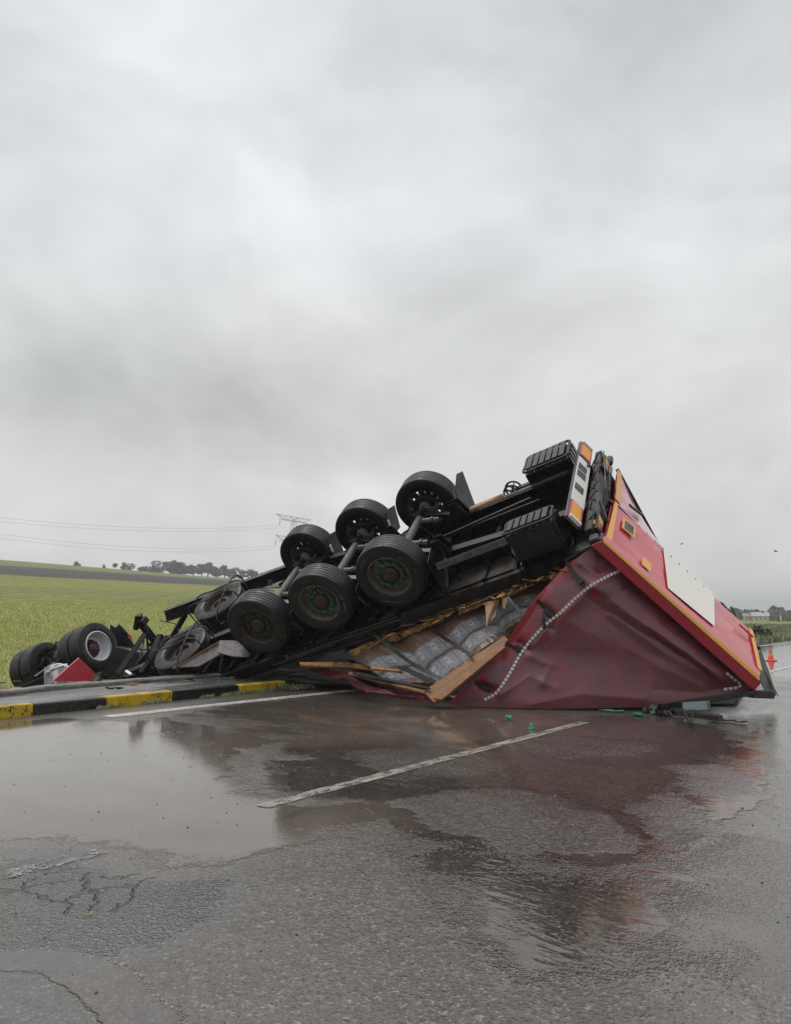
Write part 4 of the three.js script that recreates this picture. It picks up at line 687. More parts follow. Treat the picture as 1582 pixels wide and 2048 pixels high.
// bent sheet of bare metal pushed up on the pavement edge
{
  const o = at(430, 1330, 13.0), t = thing('bent_metal_sheet', 'bent grey sheet of bare metal below the front trailer wheel, beside the lip', 'metal sheet', o), P = (u, v, d) => at(u, v, d).sub(o);
  const m = mat(.6, .59, .56, .4, { metalness: .55 });
  new MB().plate([P(346, 1338, 13.3), P(434, 1287, 13.2), P(440, 1283, 13.3), P(442, 1306, 12.9), P(397, 1331, 12.9)], .025).build('side_panel', m, t);
  new MB().plate([P(439, 1283, 13.3), P(473, 1283, 13.3), P(502, 1309, 12.8), P(496, 1317, 12.7), P(466, 1313, 12.7), P(436, 1307, 12.85)], .02).build('top_panel', m, t);
  new MB().bar(P(346, 1338, 13.25), P(437, 1284, 13.2), .03, .025).build('folded_edge', M.woodWet, t);
}
// ------------------------------------------------------------------ the load: shrink-wrapped packs, straps, broken timber
{
  const mkTex = (seed) => {
    const c = document.createElement('canvas'); c.width = 768; c.height = 768; const x = c.getContext('2d'), r = rng(seed);
    x.fillStyle = '#7d6454'; x.fillRect(0, 0, 768, 768);
    for (let i = 0; i < 500; i++) { x.fillStyle = `rgba(${150 + r() * 90},${125 + r() * 80},${105 + r() * 75},${.05 + r() * .14})`; x.fillRect(r() * 768, r() * 330, 20 + r() * 160, 1 + r() * 4); }
    for (const [y0, h] of [[300, 196], [520, 190]]) {
      x.fillStyle = '#85848b'; x.fillRect(0, y0, 768, h); x.fillStyle = '#4a4446'; x.fillRect(0, y0 + h - 8, 768, 10);
      for (let k = 0; k < 3; k++) { const X = 18 + k * 250; x.fillStyle = '#a3a3a9'; x.fillRect(X, y0 + 12, 226, h - 34); x.fillStyle = '#c4c3c9'; x.fillRect(X + 60, y0 + 30, 74, 84); x.fillStyle = '#45434a';
        for (let i = 0; i < 22; i++) { const px = X + 8 + r() * 200, py = y0 + 18 + r() * (h - 56); if (px > X + 50 && px < X + 136 && py < y0 + 120) continue; x.fillRect(px, py, 5 + r() * 16, 3 + r() * 8); }
        for (let i = 0; i < 3; i++) { x.fillRect(X + 70 + i * 18, y0 + 52 + r() * 10, 8, 22); }
        for (let i = 0; i < 6; i++) x.fillRect(X + 10 + i * 34, y0 + h - 38, 10, 10); }
    }
    for (let i = 0; i < 700; i++) { const w = r(); x.strokeStyle = `rgba(${w > .5 ? '225,222,220' : '70,62,58'},${.05 + r() * .16})`; x.lineWidth = 1 + r() * 2.5; const a = r() * 768, b = r() * 768; x.beginPath(); x.moveTo(a, b); x.lineTo(a + (r() - .5) * 130, b + (r() - .5) * 60); x.stroke(); }
    const t = new THREE.CanvasTexture(c); t.colorSpace = THREE.SRGBColorSpace; t.flipY = false; t.magFilter = THREE.LinearFilter; return t;
  };
  const mats = [3, 8].map((s) => new THREE.MeshPhysicalMaterial({ map: mkTex(s), roughness: .5, bumpMap: tx(T.bump, 3), bumpScale: .006, clearcoat: .7, clearcoatRoughness: .15 }));
  const pk = (label, q, seed, depthBack, m) => { // q: four corners [u, v, d], first edge along the floor
    const c = q.map(([u, v, d]) => at(u, v, d)), o = c[0].clone().add(c[2]).multiplyScalar(.5), t = thing('wrapped_pack', label, 'cargo pack', o, 'shrink-wrapped packs of the spilled load');
    c.forEach((p) => p.sub(o)); const n = c[1].clone().sub(c[0]).cross(c[3].clone().sub(c[0])).normalize(); if (n.dot(V(0, .2, 1)) < 0) n.negate();
    // rounded bundles side by side: three bulges per pack, pressed flat at the floor
    const body = (a, b) => { const bul = .022 * Math.abs(Math.sin(a * Math.PI * 2)) * sm(0, .35, b) + .12 * Math.sin(Math.PI * clamp(a)) + .02 * Math.sin(b * 9) + .05 * (fbm(a * 5 + seed, b * 5, 4) - .5); return Q(c[0], c[1], c[2], c[3])(a, b).addScaledVector(n, bul); };
    mesh('film_wrap', sheet(body, 60, 60), m, t);
    const back = (a, b) => { const e = a < .25 ? [a * 4, 0] : a < .5 ? [1, (a - .25) * 4] : a < .75 ? [1 - (a - .5) * 4, 1] : [0, 1 - (a - .75) * 4]; const f = body(e[0], e[1]); return f.addScaledVector(n, -depthBack * b); };
    mesh('carton_side', sheet(back, 80, 6, (a, b) => [a * .3, .02 + b * .2]), m, t);
  };
  const z = (x, y, d) => [600 + x / 2.876, 1100 + y / 2.876, d];
  pk('wrapped cargo pack under the green strap, farthest left of the packs', [z(270, 590, 12.37), z(560, 480, 12.02), z(905, 790, 10.82), z(560, 800, 11.22)], 1, .8, mats[0]);
  pk('wrapped grey printed cargo pack between the green and the brown strap', [z(540, 490, 12.07), z(790, 395, 11.72), z(1080, 640, 10.67), z(830, 830, 10.62)], 2, .8, mats[1]);
  pk('wrapped grey printed cargo pack right of the brown strap', [z(760, 405, 11.72), z(1060, 290, 11.37), z(1240, 500, 10.67), z(1010, 640, 10.57)], 3, .8, mats[0]);
  pk('crumpled brown cargo pack highest up, beside the torn cardboard', [z(1050, 300, 11.42), z(1420, 150, 10.92), z(1330, 420, 10.52), z(1180, 500, 10.72)], 4, .8, mats[1]);
  { // torn cardboard flaps hanging from the top pack
    const o = at(985, 1215, 10.6), t = thing('torn_cardboard', 'torn brown cardboard flap hanging beside the crumpled top pack', 'cardboard', o), card = mat(.36, .22, .13, .8, { grime: false, side: THREE.DoubleSide });
    const P = (x, y, d) => at(...z(x, y, d)).sub(o);
    const A = P(1062, 300, 10.7), B = P(1150, 285, 10.6), C = P(1128, 380, 10.25), D = P(1068, 450, 10.2), f = Q(A, B, C, D); const ns = V(0, 0, 1);
    mesh('flap', boxUV(sheet((a, b) => f(a, b).addScaledVector(ns, .09 * Math.sin(a * 3 + b * 2.5) + .04 * (fbm(a * 6, b * 6, 3) - .5)), 20, 24).toNonIndexed()), card, t);
    const f2 = Q(P(1160, 270, 10.5), P(1215, 285, 10.4), P(1180, 350, 10.3), P(1165, 330, 10.4)); mesh('flap', boxUV(sheet((a, b) => f2(a, b).addScaledVector(ns, .05 * Math.sin(a * 4)), 8, 8).toNonIndexed()), mat(.5, .3, .16, .75, { grime: false, side: THREE.DoubleSide }), t);
    const f3 = Q(P(1187, 275, 10.36), P(1204, 280, 10.36), P(1203, 310, 10.35), P(1190, 312, 10.35)); mesh('printed_corner', boxUV(sheet((a, b) => f3(a, b), 2, 2).toNonIndexed()), mat(.12, .22, .5, .5, { grime: false, side: THREE.DoubleSide }), t);
  }
  const strap = (name, label, pts, m, w) => { const P = pts.map((p) => at(...z(...p))), o = P[0].clone(), c = new THREE.CatmullRomCurve3(P.map((p) => p.clone().sub(o))).getPoints(18), b = new MB(); for (let i = 0; i + 1 < c.length; i++) b.bar(c[i], c[i + 1].clone().lerp(c[i], -.08), w, .008, V(.1, .3, 1)); const mm = b.build(name, m); mm.position.copy(o); tag(mm, label, 'strap'); };
  strap('lashing_strap', 'dark green lashing strap stretched over the wrapped packs', [[420, 480, 11.7], [520, 560, 11.2], [640, 650, 10.6], [760, 715, 10.15], [820, 745, 10.0]], mat(.02, .13, .05, .6), .05);
  strap('lashing_strap', 'reddish brown lashing strap between two grey printed packs', [[730, 440, 11.15], [830, 505, 10.7], [930, 570, 10.2], [990, 608, 9.95]], mat(.12, .05, .035, .6), .05);
  strap('lashing_strap', 'thin dark strap over the crumpled top pack near the curtain', [[1190, 270, 10.3], [1235, 320, 10.1], [1275, 362, 9.95]], mat(.05, .03, .03, .6), .05);
  const plank = (label, pts, t, m, name = 'timber_plank') => { const P = pts.map((p) => at(...p)), o = P[0].clone(), me = mesh(name, boxUV(new MB().plate(P.map((p) => p.clone().sub(o)), t).geo()), m); me.position.copy(o); tag(me, label, 'plank'); };
  plank('wide wet timber board standing diagonally along the edge of the curtain', [[849, 1388, 10.0], [1008, 1271, 10.05], [1017, 1280, 9.95], [1000, 1305, 9.9], [895, 1390, 9.75], [866, 1401, 9.72]], .05, M.woodWet);
  plank('narrow timber batten leaning against the wide diagonal board', [[868, 1399, 9.68], [1004, 1293, 9.86], [1012, 1296, 9.84], [884, 1400, 9.62]], .03, M.woodWet);
  plank('pale timber batten lying across the red cloth below the packs', [[600, 1328, 12.3], [700, 1334, 11.6], [805, 1343, 10.7], [806, 1348, 10.7], [700, 1341, 11.5], [602, 1331, 12.2]], .04, M.wood);
  plank('thin brown batten lowest on the wet road below the packs', [[698, 1346, 11.2], [850, 1384, 9.9], [850, 1389, 9.85], [698, 1351, 11.1]], .03, M.woodWet);
  plank('slim grey aluminium slat lying between two battens', [[706, 1344, 11.0], [860, 1376, 9.9], [860, 1380, 9.88], [706, 1348, 10.9]], .02, M.steelGrey, 'aluminium_slat');
  plank('dark broken board leaning behind the pale batten', [[690, 1304, 11.6], [740, 1332, 11.1], [738, 1337, 11.1], [686, 1309, 11.5]], .03, M.brownPlate);
  { // dark torn mat on the packs
    const o = at(...z(660, 690, 10.5)), P = (x, y, d) => at(...z(x, y, d)).sub(o), f = Q(P(545, 678, 10.7), P(600, 672, 10.6), P(790, 760, 10.0), P(740, 775, 10.0)); const me = mesh('torn_mat', sheet((a, b) => f(a, b).add(V(0, .03 * (fbm(a * 9, b * 20, 3)), .02 * (fbm(a * 20, b * 14, 2) - .5))), 14, 40), mat(.02, .017, .018, .8, { grime: false, side: THREE.DoubleSide })); me.position.copy(o); tag(me, 'dark torn mat at the foot of the packs under the green strap', 'mat');
  }
  { // red cloth dragged along the road
    const o = onGround(740, 1370, .02), P = (u, v, d) => { const p = at(u, v, d); return p.sub(o); };
    const top = [[604, 1333, 12.6], [652, 1339, 12.1], [680, 1342, 11.7], [700, 1352, 11.1], [730, 1368, 10.6], [790, 1385, 10.2], [880, 1396, 9.95]], bot = [[622, 1342, 12.3], [660, 1356, 11.8], [690, 1357, 11.5], [706, 1372, 11.0], [735, 1385, 10.6], [800, 1397, 10.25], [880, 1408, 9.9]];
    const al = (L, t) => { const f = t * (L.length - 1), i = Math.min(L.length - 2, f | 0), k = f - i; return [0, 1, 2].map((c) => lerp(L[i][c], L[i + 1][c], k)); };
    const me = mesh('red_cloth', sheet((a, b) => { const t = al(top, a), q = al(bot, a), p = [0, 1, 2].map((c) => lerp(t[c], q[c], b)); const v = P(p[0], p[1], p[2] - .12 * Math.sin(b * 5 + a * 14) * (1 - a) - .08 * fbm(a * 14, b * 4, 3)); v.y = Math.max(v.y, .012 - o.y); return v; }, 80, 18), mat(.12, .010, .022, .4, { grime: false, bump: .002, side: THREE.DoubleSide })); me.position.copy(o); tag(me, 'torn red cloth trailing on the road below the packs', 'tarpaulin');
  }
}
// ------------------------------------------------------------------ things lying on the road
for (const [u, v, label, tilt] of [[1021, 1441, 'small bright green plastic cap lying on its side near the curtain', 1.2], [1063, 1459, 'small bright green plastic cap standing at the centre line', 0]]) {
  const t = thing('plastic_cap', label, 'plastic cap', onGround(u, v, .0)); const g = new THREE.Group(); g.name = 'cap_body'; 
  const b = new MB(); b.add(lathe([[0, .075], [.02, .075], [.026, .05], [.034, .01], [.046, .006], [.046, 0], [.0, 0]], 20), new THREE.Matrix4().makeRotationX(-Math.PI / 2)); const m = b.build('cap', mat(.015, .27, .09, .4, { grime: false }), t); m.rotation.z = tilt; m.position.y = tilt ? .03 : .004;
  const c = new MB().box(.03, .012, .02, .05, .012, .03, 0, .6, 0); c.build('lug', mat(.012, .22, .08, .4, { grime: false }), t); t.scale.setScalar(.78);
}
{
  const o = onGround(1390, 1432), P = (u, v, d) => at(u, v, d).sub(o);
  const t = thing('glass_panel', 'pale teal glass panel in a broken frame under the rear roof corner', 'glass panel', o);
  new MB().plate([P(1366, 1421, 9.25), P(1420, 1421, 9.25), P(1417, 1402, 9.3), P(1366, 1405, 9.3)], .02).build('pane', new THREE.MeshPhysicalMaterial({ color: new THREE.Color().setRGB(.25, .34, .33), roughness: .15, transmission: .5, thickness: 0 }), t);
  new MB().bar(P(1420, 1421, 9.23), P(1417, 1402, 9.28), .02, .02).bar(P(1366, 1421, 9.22), P(1420, 1421, 9.23), .02, .02).build('frame', M.alu, t);
  const tt = (label, a, b, w, h, m, name, cat) => { const A = at(...a), B = at(...b), c = A.clone().add(B).multiplyScalar(.5), me = new MB().bar(A.clone().sub(c), B.clone().sub(c), w, h).build(name, m); me.position.copy(c); tag(me, label, cat); };
  tt('grey timber beam lying under the rear roof corner beside the teal glass', [1355, 1425, 8.85], [1441, 1436, 8.4], .09, .055, M.brownPlate, 'timber_beam', 'beam');
  tt('short broken stick leaning on the grey beam under the roof corner', [1364, 1418, 8.7], [1381, 1448, 7.98], .03, .025, M.brownPlate, 'broken_stick', 'stick');
  tt('short dark bent stick crossing the grey beam', [1386, 1420, 8.75], [1383, 1446, 8.05], .025, .02, M.brownPlate, 'broken_stick', 'stick');
  { const c = onGround(1460, 1442, .012), pts = [[1440, 1434], [1452, 1441], [1466, 1441], [1476, 1444], [1489, 1444]].map(([u, v]) => onGround(u, v, .012).sub(c)); const w = new MB().tube(pts, .008, 20, 5).box(pts[4].x, .004, pts[4].z, .06, .015, .03).build('cable_end', M.plasticDark); w.position.copy(c); tag(w, 'thin black cable end curling out on the wet road past the beam', 'cable'); }
  // crushed green bottles and black scraps wedged under the roof edge
  const r = rng(77);
  for (let i = 0; i < 5; i++) { const u = 1225 + i * 19 + r() * 6, gp = onGround(u, 1421 + r() * 8, .02), b = thing('green_bottle', 'flattened green plastic bottle wedged under the roof edge', 'bottle', gp, 'green bottles under the roof edge'); b.scale.setScalar(.7); b.rotation.y = r() * 6; const k = new MB(); k.add(lathe([[0, 0], [.035, 0], [.038, .02], [.036, .12], [.03, .16], [.012, .2], [.012, .225]], 12)); const m = k.build('body', new THREE.MeshPhysicalMaterial({ color: new THREE.Color().setRGB(.02, .3, .13), roughness: .15, transmission: .35, thickness: 0 }), b); m.scale.y = .55; const c = new MB(); c.cyl(V(0, 0, .22), V(0, 0, .245), .015, .015, 10); c.build('cap', M.green, b).scale.y = .55; }
  for (let i = 0; i < 6; i++) { const u = 1290 + i * 13 + r() * 6, v = 1420 + r() * 10, gp = onGround(u, v, .03), b = new MB(); b.box(0, 0, 0, .05 + r() * .08, .03 + r() * .05, .05 + r() * .05, r(), r() * 3, r()); b.box(.04, .01, .02, .09, .02, .02, r(), r() * 3, r()); const m = b.build('black_scrap', M.plasticDark); m.position.copy(gp); tag(m, 'small black plastic scrap under the rear roof edge', 'scrap', 'black scraps under the roof edge'); }
  // splinters and litter on the pavement
  const wood = [[150, 1365, 30], [205, 1361, 34], [370, 1346, 26], [75, 1376, 22], [255, 1368, 18], [20, 1380, 16], [462, 1356, 14], [120, 1371, 14], [178, 1366, 20], [300, 1358, 12], [395, 1349, 16]];
  wood.forEach(([u, v, L]) => { const p = onGround(u, v, .13), q = onGround(u + L, v + (r() - .6) * 8, .14); const c = p.clone(), m = new MB().bar(V(0, 0, 0), q.sub(p), .04 + r() * .05, .02).build('wood_splinter', [M.wood, M.woodOrange, M.woodPale][r() * 3 | 0]); m.position.copy(c); tag(m, 'broken piece of wood lying on the wet pavement strip', 'wood piece', 'wood pieces on the pavement strip'); });
  for (let i = 0; i < 26; i++) { const u = r() * 470, v = 1360 - u * .04 + r() * 28, p = onGround(u, v, .125), b = new MB(); b.box(0, .01, 0, .05 + r() * .12, .008 + r() * .02, .03 + r() * .05, 0, r() * 3, (r() - .5) * .3); const m = b.build('dark_scrap', M.plasticDark); m.position.copy(p); tag(m, 'dark scrap of rubber or plastic on the wet pavement strip', 'scrap', 'dark scraps on the pavement strip'); }
  { const p = onGround(446, 1356, .14), m = new MB().box(0, 0, 0, .18, .012, .03, 0, .5, 0).build('blue_scrap', mat(.06, .3, .5, .4, { grime: false })); m.position.copy(p); tag(m, 'small light blue plastic strip on the pavement', 'scrap'); }
  // leaf and pebbles on the near road
  { const p = onGround(180, 1830, .006), t = thing('fallen_leaf', 'small yellow-green leaf beside the cracks in the road', 'leaf', p), s = (t.scale.setScalar(.6), new THREE.Shape()); s.moveTo(0, 0); s.quadraticCurveTo(.018, .02, 0, .05); s.quadraticCurveTo(-.018, .02, 0, 0); const g = new THREE.ExtrudeGeometry(s, { depth: .0015, bevelEnabled: false }); g.rotateX(-Math.PI / 2.3); const lm = mat(.20, .21, .03, .6, { grime: false }); for (const a of [0, 1.7]) { const m = mesh('blade', boxUV(g.toNonIndexed()), lm, t); m.rotation.y = a; } }
  const pb = new THREE.IcosahedronGeometry(1, 1); { const p = pb.attributes.position; for (let i = 0; i < p.count; i++) { const k = .75 + .5 * vn3(p.getX(i) * 1.5 + 9, p.getY(i) * 1.5 + 9, p.getZ(i) * 1.5 + 9); p.setXYZ(i, p.getX(i) * k, p.getY(i) * k * .7, p.getZ(i) * k); } pb.computeVertexNormals(); }
  const im = new THREE.InstancedMesh(pb, mat(.12, .11, .1, .5, { grime: false }), 900), mm = new THREE.Matrix4(); im.name = 'loose_grit'; for (let i = 0; i < 900; i++) { const q = .8 + Math.pow(r(), 1.5) * 12, p = r() * 8.6, s = .0012 + r() * r() * .0065, w = rq(q, p, .001); mm.compose(w, new THREE.Quaternion().setFromEuler(new THREE.Euler(0, r() * 6, 0)), V(s, s, s)); im.setMatrixAt(i, mm); im.setColorAt(i, new THREE.Color().setScalar(.3 + r() * 1.6)); } shadow(im); scene.add(im); tag(im, 'loose grit and small stones scattered on the road', 'grit', null, 'stuff');
}
// ------------------------------------------------------------------ traffic cone on the far right
{
  const p = onGround(1542, 1322); const t = thing('traffic_cone', 'bright orange-red traffic cone standing on the wet road at far right', 'cone', p), m = mat(.85, .09, .05, .45, { grime: false });
  const k = .64; new MB().box(0, .02 * k, 0, .36 * k, .04 * k, .36 * k, 0, .5, 0, .015).build('base', m, t);
  new MB().add(lathe([[.145 * k, .035 * k], [.135 * k, .06 * k], [.10 * k, .16 * k], [.035 * k, .47 * k], [.03 * k, .49 * k], [.0, .49 * k]], 28), new THREE.Matrix4().makeRotationX(-Math.PI / 2)).build('body', m, t);
  new MB().add(lathe([[.0935 * k, .20 * k], [.069 * k, .32 * k]], 28), new THREE.Matrix4().makeRotationX(-Math.PI / 2).setPosition(0, .0, 0)).build('band', mat(.8, .3, .22, .4, { grime: false }), t);
}
// ------------------------------------------------------------------ grass
function tuftGeo(seed, n, h, w, spread) {
  const r = rng(seed), pos = [], nor = [], idx = []; for (let i = 0; i < n; i++) { const a = r() * 6.28, d = r() * spread, x = Math.cos(a) * d, z = Math.sin(a) * d, hh = h * (.55 + r() * .6), b = r() * 6.28, lx = Math.cos(b) * hh * .4 * r(), lz = Math.sin(b) * hh * .4 * r(), px = Math.cos(b + 1.57) * w, pz = Math.sin(b + 1.57) * w, k = pos.length / 3; pos.push(x - px, 0, z - pz, x + px, 0, z + pz, x + lx * .4 - px * .7, hh * .6, z + lz * .4 - pz * .7, x + lx * .4 + px * .7, hh * .6, z + lz * .4 + pz * .7, x + lx, hh, z + lz); for (let q = 0; q < 5; q++) nor.push(Math.cos(b) * .3, .9, Math.sin(b) * .3); idx.push(k, k + 1, k + 2, k + 1, k + 3, k + 2, k + 2, k + 3, k + 4); }
  const g = new THREE.BufferGeometry(); g.setAttribute('position', new THREE.Float32BufferAttribute(pos, 3)); g.setAttribute('normal', new THREE.Float32BufferAttribute(nor, 3)); g.setIndex(idx); return g;
}
function scatter(name, label, cat, geo, m, N, place, seed) {
  const im = new THREE.InstancedMesh(geo, m, N), r = rng(seed), mm = new THREE.Matrix4(), c = new THREE.Color(); im.name = numbered(name); let k = 0;
  for (let i = 0; i < N * 3 && k < N; i++) { const o = place(r); if (!o) continue; const w = rq(o[0], o[1], o[2] ?? hgt(o[0], o[1])); mm.compose(w, new THREE.Quaternion().setFromEuler(new THREE.Euler((r() - .5) * .3, r() * 6.28, (r() - .5) * .3)), V(o[3], o[3] * (.7 + r() * .6), o[3])); im.setMatrixAt(k, mm); const t = .75 + r() * .5; c.setRGB(t * (1 + .25 * (r() - .5)), t, t * .9); im.setColorAt(k, c); k++; }
  im.count = k; shadow(im); scene.add(im); tag(im, label, cat, null, 'stuff'); return im;
}
const grassM = new THREE.MeshPhysicalMaterial({ color: new THREE.Color().setRGB(.56, .60, .15), roughness: .8, transmission: .3, thickness: 0, side: THREE.DoubleSide });
const verM = new THREE.MeshPhysicalMaterial({ color: new THREE.Color().setRGB(.17, .22, .05), roughness: .8, transmission: .3, thickness: 0, side: THREE.DoubleSide });
const inView = (q, p) => { const v = rq(q, p); const a = v.x / -v.z; return v.z < -2 && a > -.60 && a < .60; };
scatter('grass', 'tall green grass on the ditch bank and the near edge of the crop field', 'grass', tuftGeo(4, 26, .11, .004, .26), grassM, 26000, (r) => { const p = 15.5 + Math.pow(r(), 1.5) * 32, q = p * (.38 + r() * .75); return inView(q, p) && vn(q * .8, p * .8) > .12 ? [q, p, undefined, .7 + r() * .5] : null; }, 51);
scatter('weeds', 'low weeds and moss growing over the buried kerb below the trailer', 'weeds', tuftGeo(14, 14, .07, .004, .07), verM, 900, (r) => { const q = 8.8 + r() * 2.6, p = 8.35 + r() * 1.0; return vn(q * 3, p * 3) > .4 ? [q, p, .02, .6 + r() * .6] : null; }, 53);
scatter('weeds', 'low green weeds sprouting at the foot of the yellow kerb stones', 'weeds', tuftGeo(15, 10, .05, .003, .05), verM, 420, (r) => { const q = 5.6 + r() * 3.2, p = 8.66 + r() * .08; return vn(q * 5, p * 3) > .45 ? [q, p, .0, .5 + r() * .6] : null; }, 54);
scatter('verge_grass', 'rough grass on the verge beyond the road at far right', 'grass', tuftGeo(19, 18, .38, .012, .22), verM, 12000, (r) => { const q = 22 + r() * 75, p = 7.9 + Math.pow(r(), 1.4) * 14; return inView(q, p) ? [q, p, undefined, .6 + r() * .7] : null; }, 55);
// ------------------------------------------------------------------ trees far away, bush, houses
function crownGeo(seed, n, R, H, leaf) {
  const r = rng(seed), pos = [], nor = [], lobes = []; const nl = 7 + (r() * 5 | 0); for (let i = 0; i < nl; i++) { const a = r() * 6.28, d = R * .62 * Math.sqrt(r()); lobes.push([Math.cos(a) * d, H * (.2 + .62 * r()), Math.sin(a) * d, R * (.28 + .26 * r())]); }
  for (let i = 0; i < n; i++) { const L = lobes[r() * nl | 0], a = r() * 6.28, c = r() * 2 - 1, s = Math.sqrt(1 - c * c), d = L[3] * (.55 + .5 * Math.sqrt(r())); const x = L[0] + Math.cos(a) * s * d, y = L[1] + c * d * .85, z = L[2] + Math.sin(a) * s * d; const t = V(r() - .5, r() - .5, r() - .5).normalize(), u = t.clone().cross(V(r() - .5, r() - .5, r() - .5)).normalize(), l = leaf * (.6 + .8 * r()); const P = V(x, y, z); for (const k of [P.clone().addScaledVector(t, l), P.clone().addScaledVector(u, l * .6), P.clone().addScaledVector(t, -l), P.clone().addScaledVector(t, l), P.clone().addScaledVector(t, -l), P.clone().addScaledVector(u, -l * .6)]) { pos.push(k.x, k.y, k.z); nor.push(Math.cos(a) * s, c * .8 + .2, Math.sin(a) * s); } }
  const g = new THREE.BufferGeometry(); g.setAttribute('position', new THREE.Float32BufferAttribute(pos, 3)); g.setAttribute('normal', new THREE.Float32BufferAttribute(nor, 3)); return g;
}
const leafM = new THREE.MeshPhysicalMaterial({ color: new THREE.Color().setRGB(.10, .135, .08), roughness: .85, transmission: .3, thickness: 0, side: THREE.DoubleSide }), barkM = mat(.08, .065, .05, .9, { grime: false });
const CR3 = [0, 1, 2, 3].map((i) => crownGeo(61 + i, 1500, 4.2, 9.5, .42)), TRK = new MB().cyl(V(0, -.5, 0), V(.2, 4.8, 0), .34, .2, 9).cyl(V(.1, 3.4, 0), V(1.6, 6.4, .6), .14, .06, 6).cyl(V(.1, 3.8, 0), V(-1.5, 6.8, -.5), .13, .05, 6).geo();
const r3 = rng(303);
function tree(q, p, h, wide, label, group) { const t = thing('tree', label, 'tree', rq(q, p, hgt(q, p)), group); mesh('trunk', TRK, barkM, t); mesh('crown', CR3[r3() * 4 | 0], leafM, t); const k = h / 10; t.scale.set(k * wide, k, k * wide); t.rotation.y = r3() * 6.28; return t; }
// a bearing (pixel column) and a distance give the spot on the ground; heights in metres
const spot = (u, d) => { const v = at(u, 1200, d); return toRoad(v); };
for (const [u, w] of [[258, 10], [280, 8.4], [300, 10.8], [322, 9.8], [338, 10.2], [352, 9.2], [368, 8], [384, 8.6], [402, 9.6], [414, 8.7], [432, 7.8], [448, 7.9], [466, 7.6], [478, 7], [496, 6.6], [512, 6.4], [530, 6]]) { const [q, p] = spot(u, 372 + r3() * 30); tree(q, p, w * (.68 + r3() * .24), 1.25 + r3() * .3, 'hazy round-crowned tree in the row beyond the ploughed field', 'trees in the row beyond the ploughed field'); }
for (const [u, h] of [[150, 3.6], [204, 2.2], [228, 3], [242, 3.6]]) { const [q, p] = spot(u, 345); tree(q, p, h, 1.1, 'small lone tree on the skyline of the left hill', 'small trees on the left skyline'); }
for (let i = 0; i < 30; i++) { const u = 1428 + i * 9.5 + r3() * 4, [q, p] = spot(u, 262 + r3() * 40); const tall = (u > 1526 && u < 1535) || (u > 1546 && u < 1562); tree(q, p, tall ? 6.2 : 3.6 + r3() * 1.6, 1.15, 'hazy dark tree in the distant belt of trees at right', 'trees in the distant belt at right'); }
for (let i = 0; i < 16; i++) { const u = 1440 + i * 14 + r3() * 8, [q, p] = spot(u, 252 + r3() * 20); tree(q, p, 2.6 + r3() * .9, 1.6, 'hazy low bushy tree at the front of the belt at right', 'low bushy trees before the distant belt'); }
{
  const [q, p] = [G(1516, 1281)[0], G(1516, 1281)[1]], t = thing('bush', 'dark green bush on the verge behind the roof corner', 'bush', rq(q, p, hgt(q, p))); const g = crownGeo(88, 1600, .75, .85, .06); mesh('foliage', g, new THREE.MeshPhysicalMaterial({ color: new THREE.Color().setRGB(.045, .09, .02), roughness: .8, transmission: .3, thickness: 0, side: THREE.DoubleSide }), t); new MB().cyl(V(0, -.1, 0), V(.05, .5, .02), .03, .015, 6).cyl(V(0, 0, 0), V(-.2, .45, .1), .02, .01, 6).build('stem', barkM, t);
}
function house(u, d, w, h, label, roofM) {
  const [q, p] = spot(u, d), t = thing('house', label, 'house', rq(q, p, hgt(q, p) - .1)); t.rotation.y = -.35; const D = w * .75;
  const wall = mat(.5, .48, .45, .8, { grime: false }); new MB().box(0, h / 2, 0, w, h, D).build('wall', wall, t);
  new MB().plate([V(-w / 2 - .3, h, D / 2 + .3), V(w / 2 + .3, h, D / 2 + .3), V(w / 2 + .3, h + w * .26, 0), V(-w / 2 - .3, h + w * .26, 0)], .15).plate([V(-w / 2 - .3, h, -D / 2 - .3), V(w / 2 + .3, h, -D / 2 - .3), V(w / 2 + .3, h + w * .26, 0), V(-w / 2 - .3, h + w * .26, 0)], .15).build('roof', roofM, t);
  new MB().plate([V(w / 2, h, -D / 2), V(w / 2, h, D / 2), V(w / 2, h + w * .25, 0)], .1).plate([V(-w / 2, h, -D / 2), V(-w / 2, h, D / 2), V(-w / 2, h + w * .25, 0)], .1).build('gable', wall, t);
  for (const x of [-.28, .02, .3]) { const f = new MB().box(x * w, h * .55, D / 2 + .03, w * .14, h * .36, .08).build('window', M.white, t); new MB().box(x * w, h * .55, D / 2 + .075, w * .11, h * .3, .03).build('pane', M.plasticDark, f); }
  new MB().box(w * .2, h + w * .25, 0, .5, 1.1, .5).build('chimney', M.brownPlate, t);
}
house(1497, 249, 3.6, 1.6, 'small distant house with a pale brown roof among the trees', mat(.3, .24, .2, .8, { grime: false }));
house(1518, 247, 4.6, 1.8, 'distant white house with a light grey roof, right of the brown-roofed one', mat(.42, .4, .4, .8, { grime: false }));
// small white posts in the right field
for (const [u, v0, v1, d, label] of [[1562, 1228, 1241, 160, 'thin white post standing at the far edge of the green field'], [1579, 1256, 1275, 60, 'pale yellow verge post at the right edge of the photo']]) { const b = at(u, v1, d), t = thing('marker_post', label, 'post', b), H = at(u, v0, d).y - b.y; const w = d > 100 ? .22 : .13; new MB().box(0, H / 2, 0, w, H, w * .6).build('post', d > 100 ? M.white : mat(.75, .68, .35, .5, { grime: false }), t); new MB().box(0, H * .86, 0, w * 1.08, H * .1, w * .7).build('band', M.steelGrey, t); }
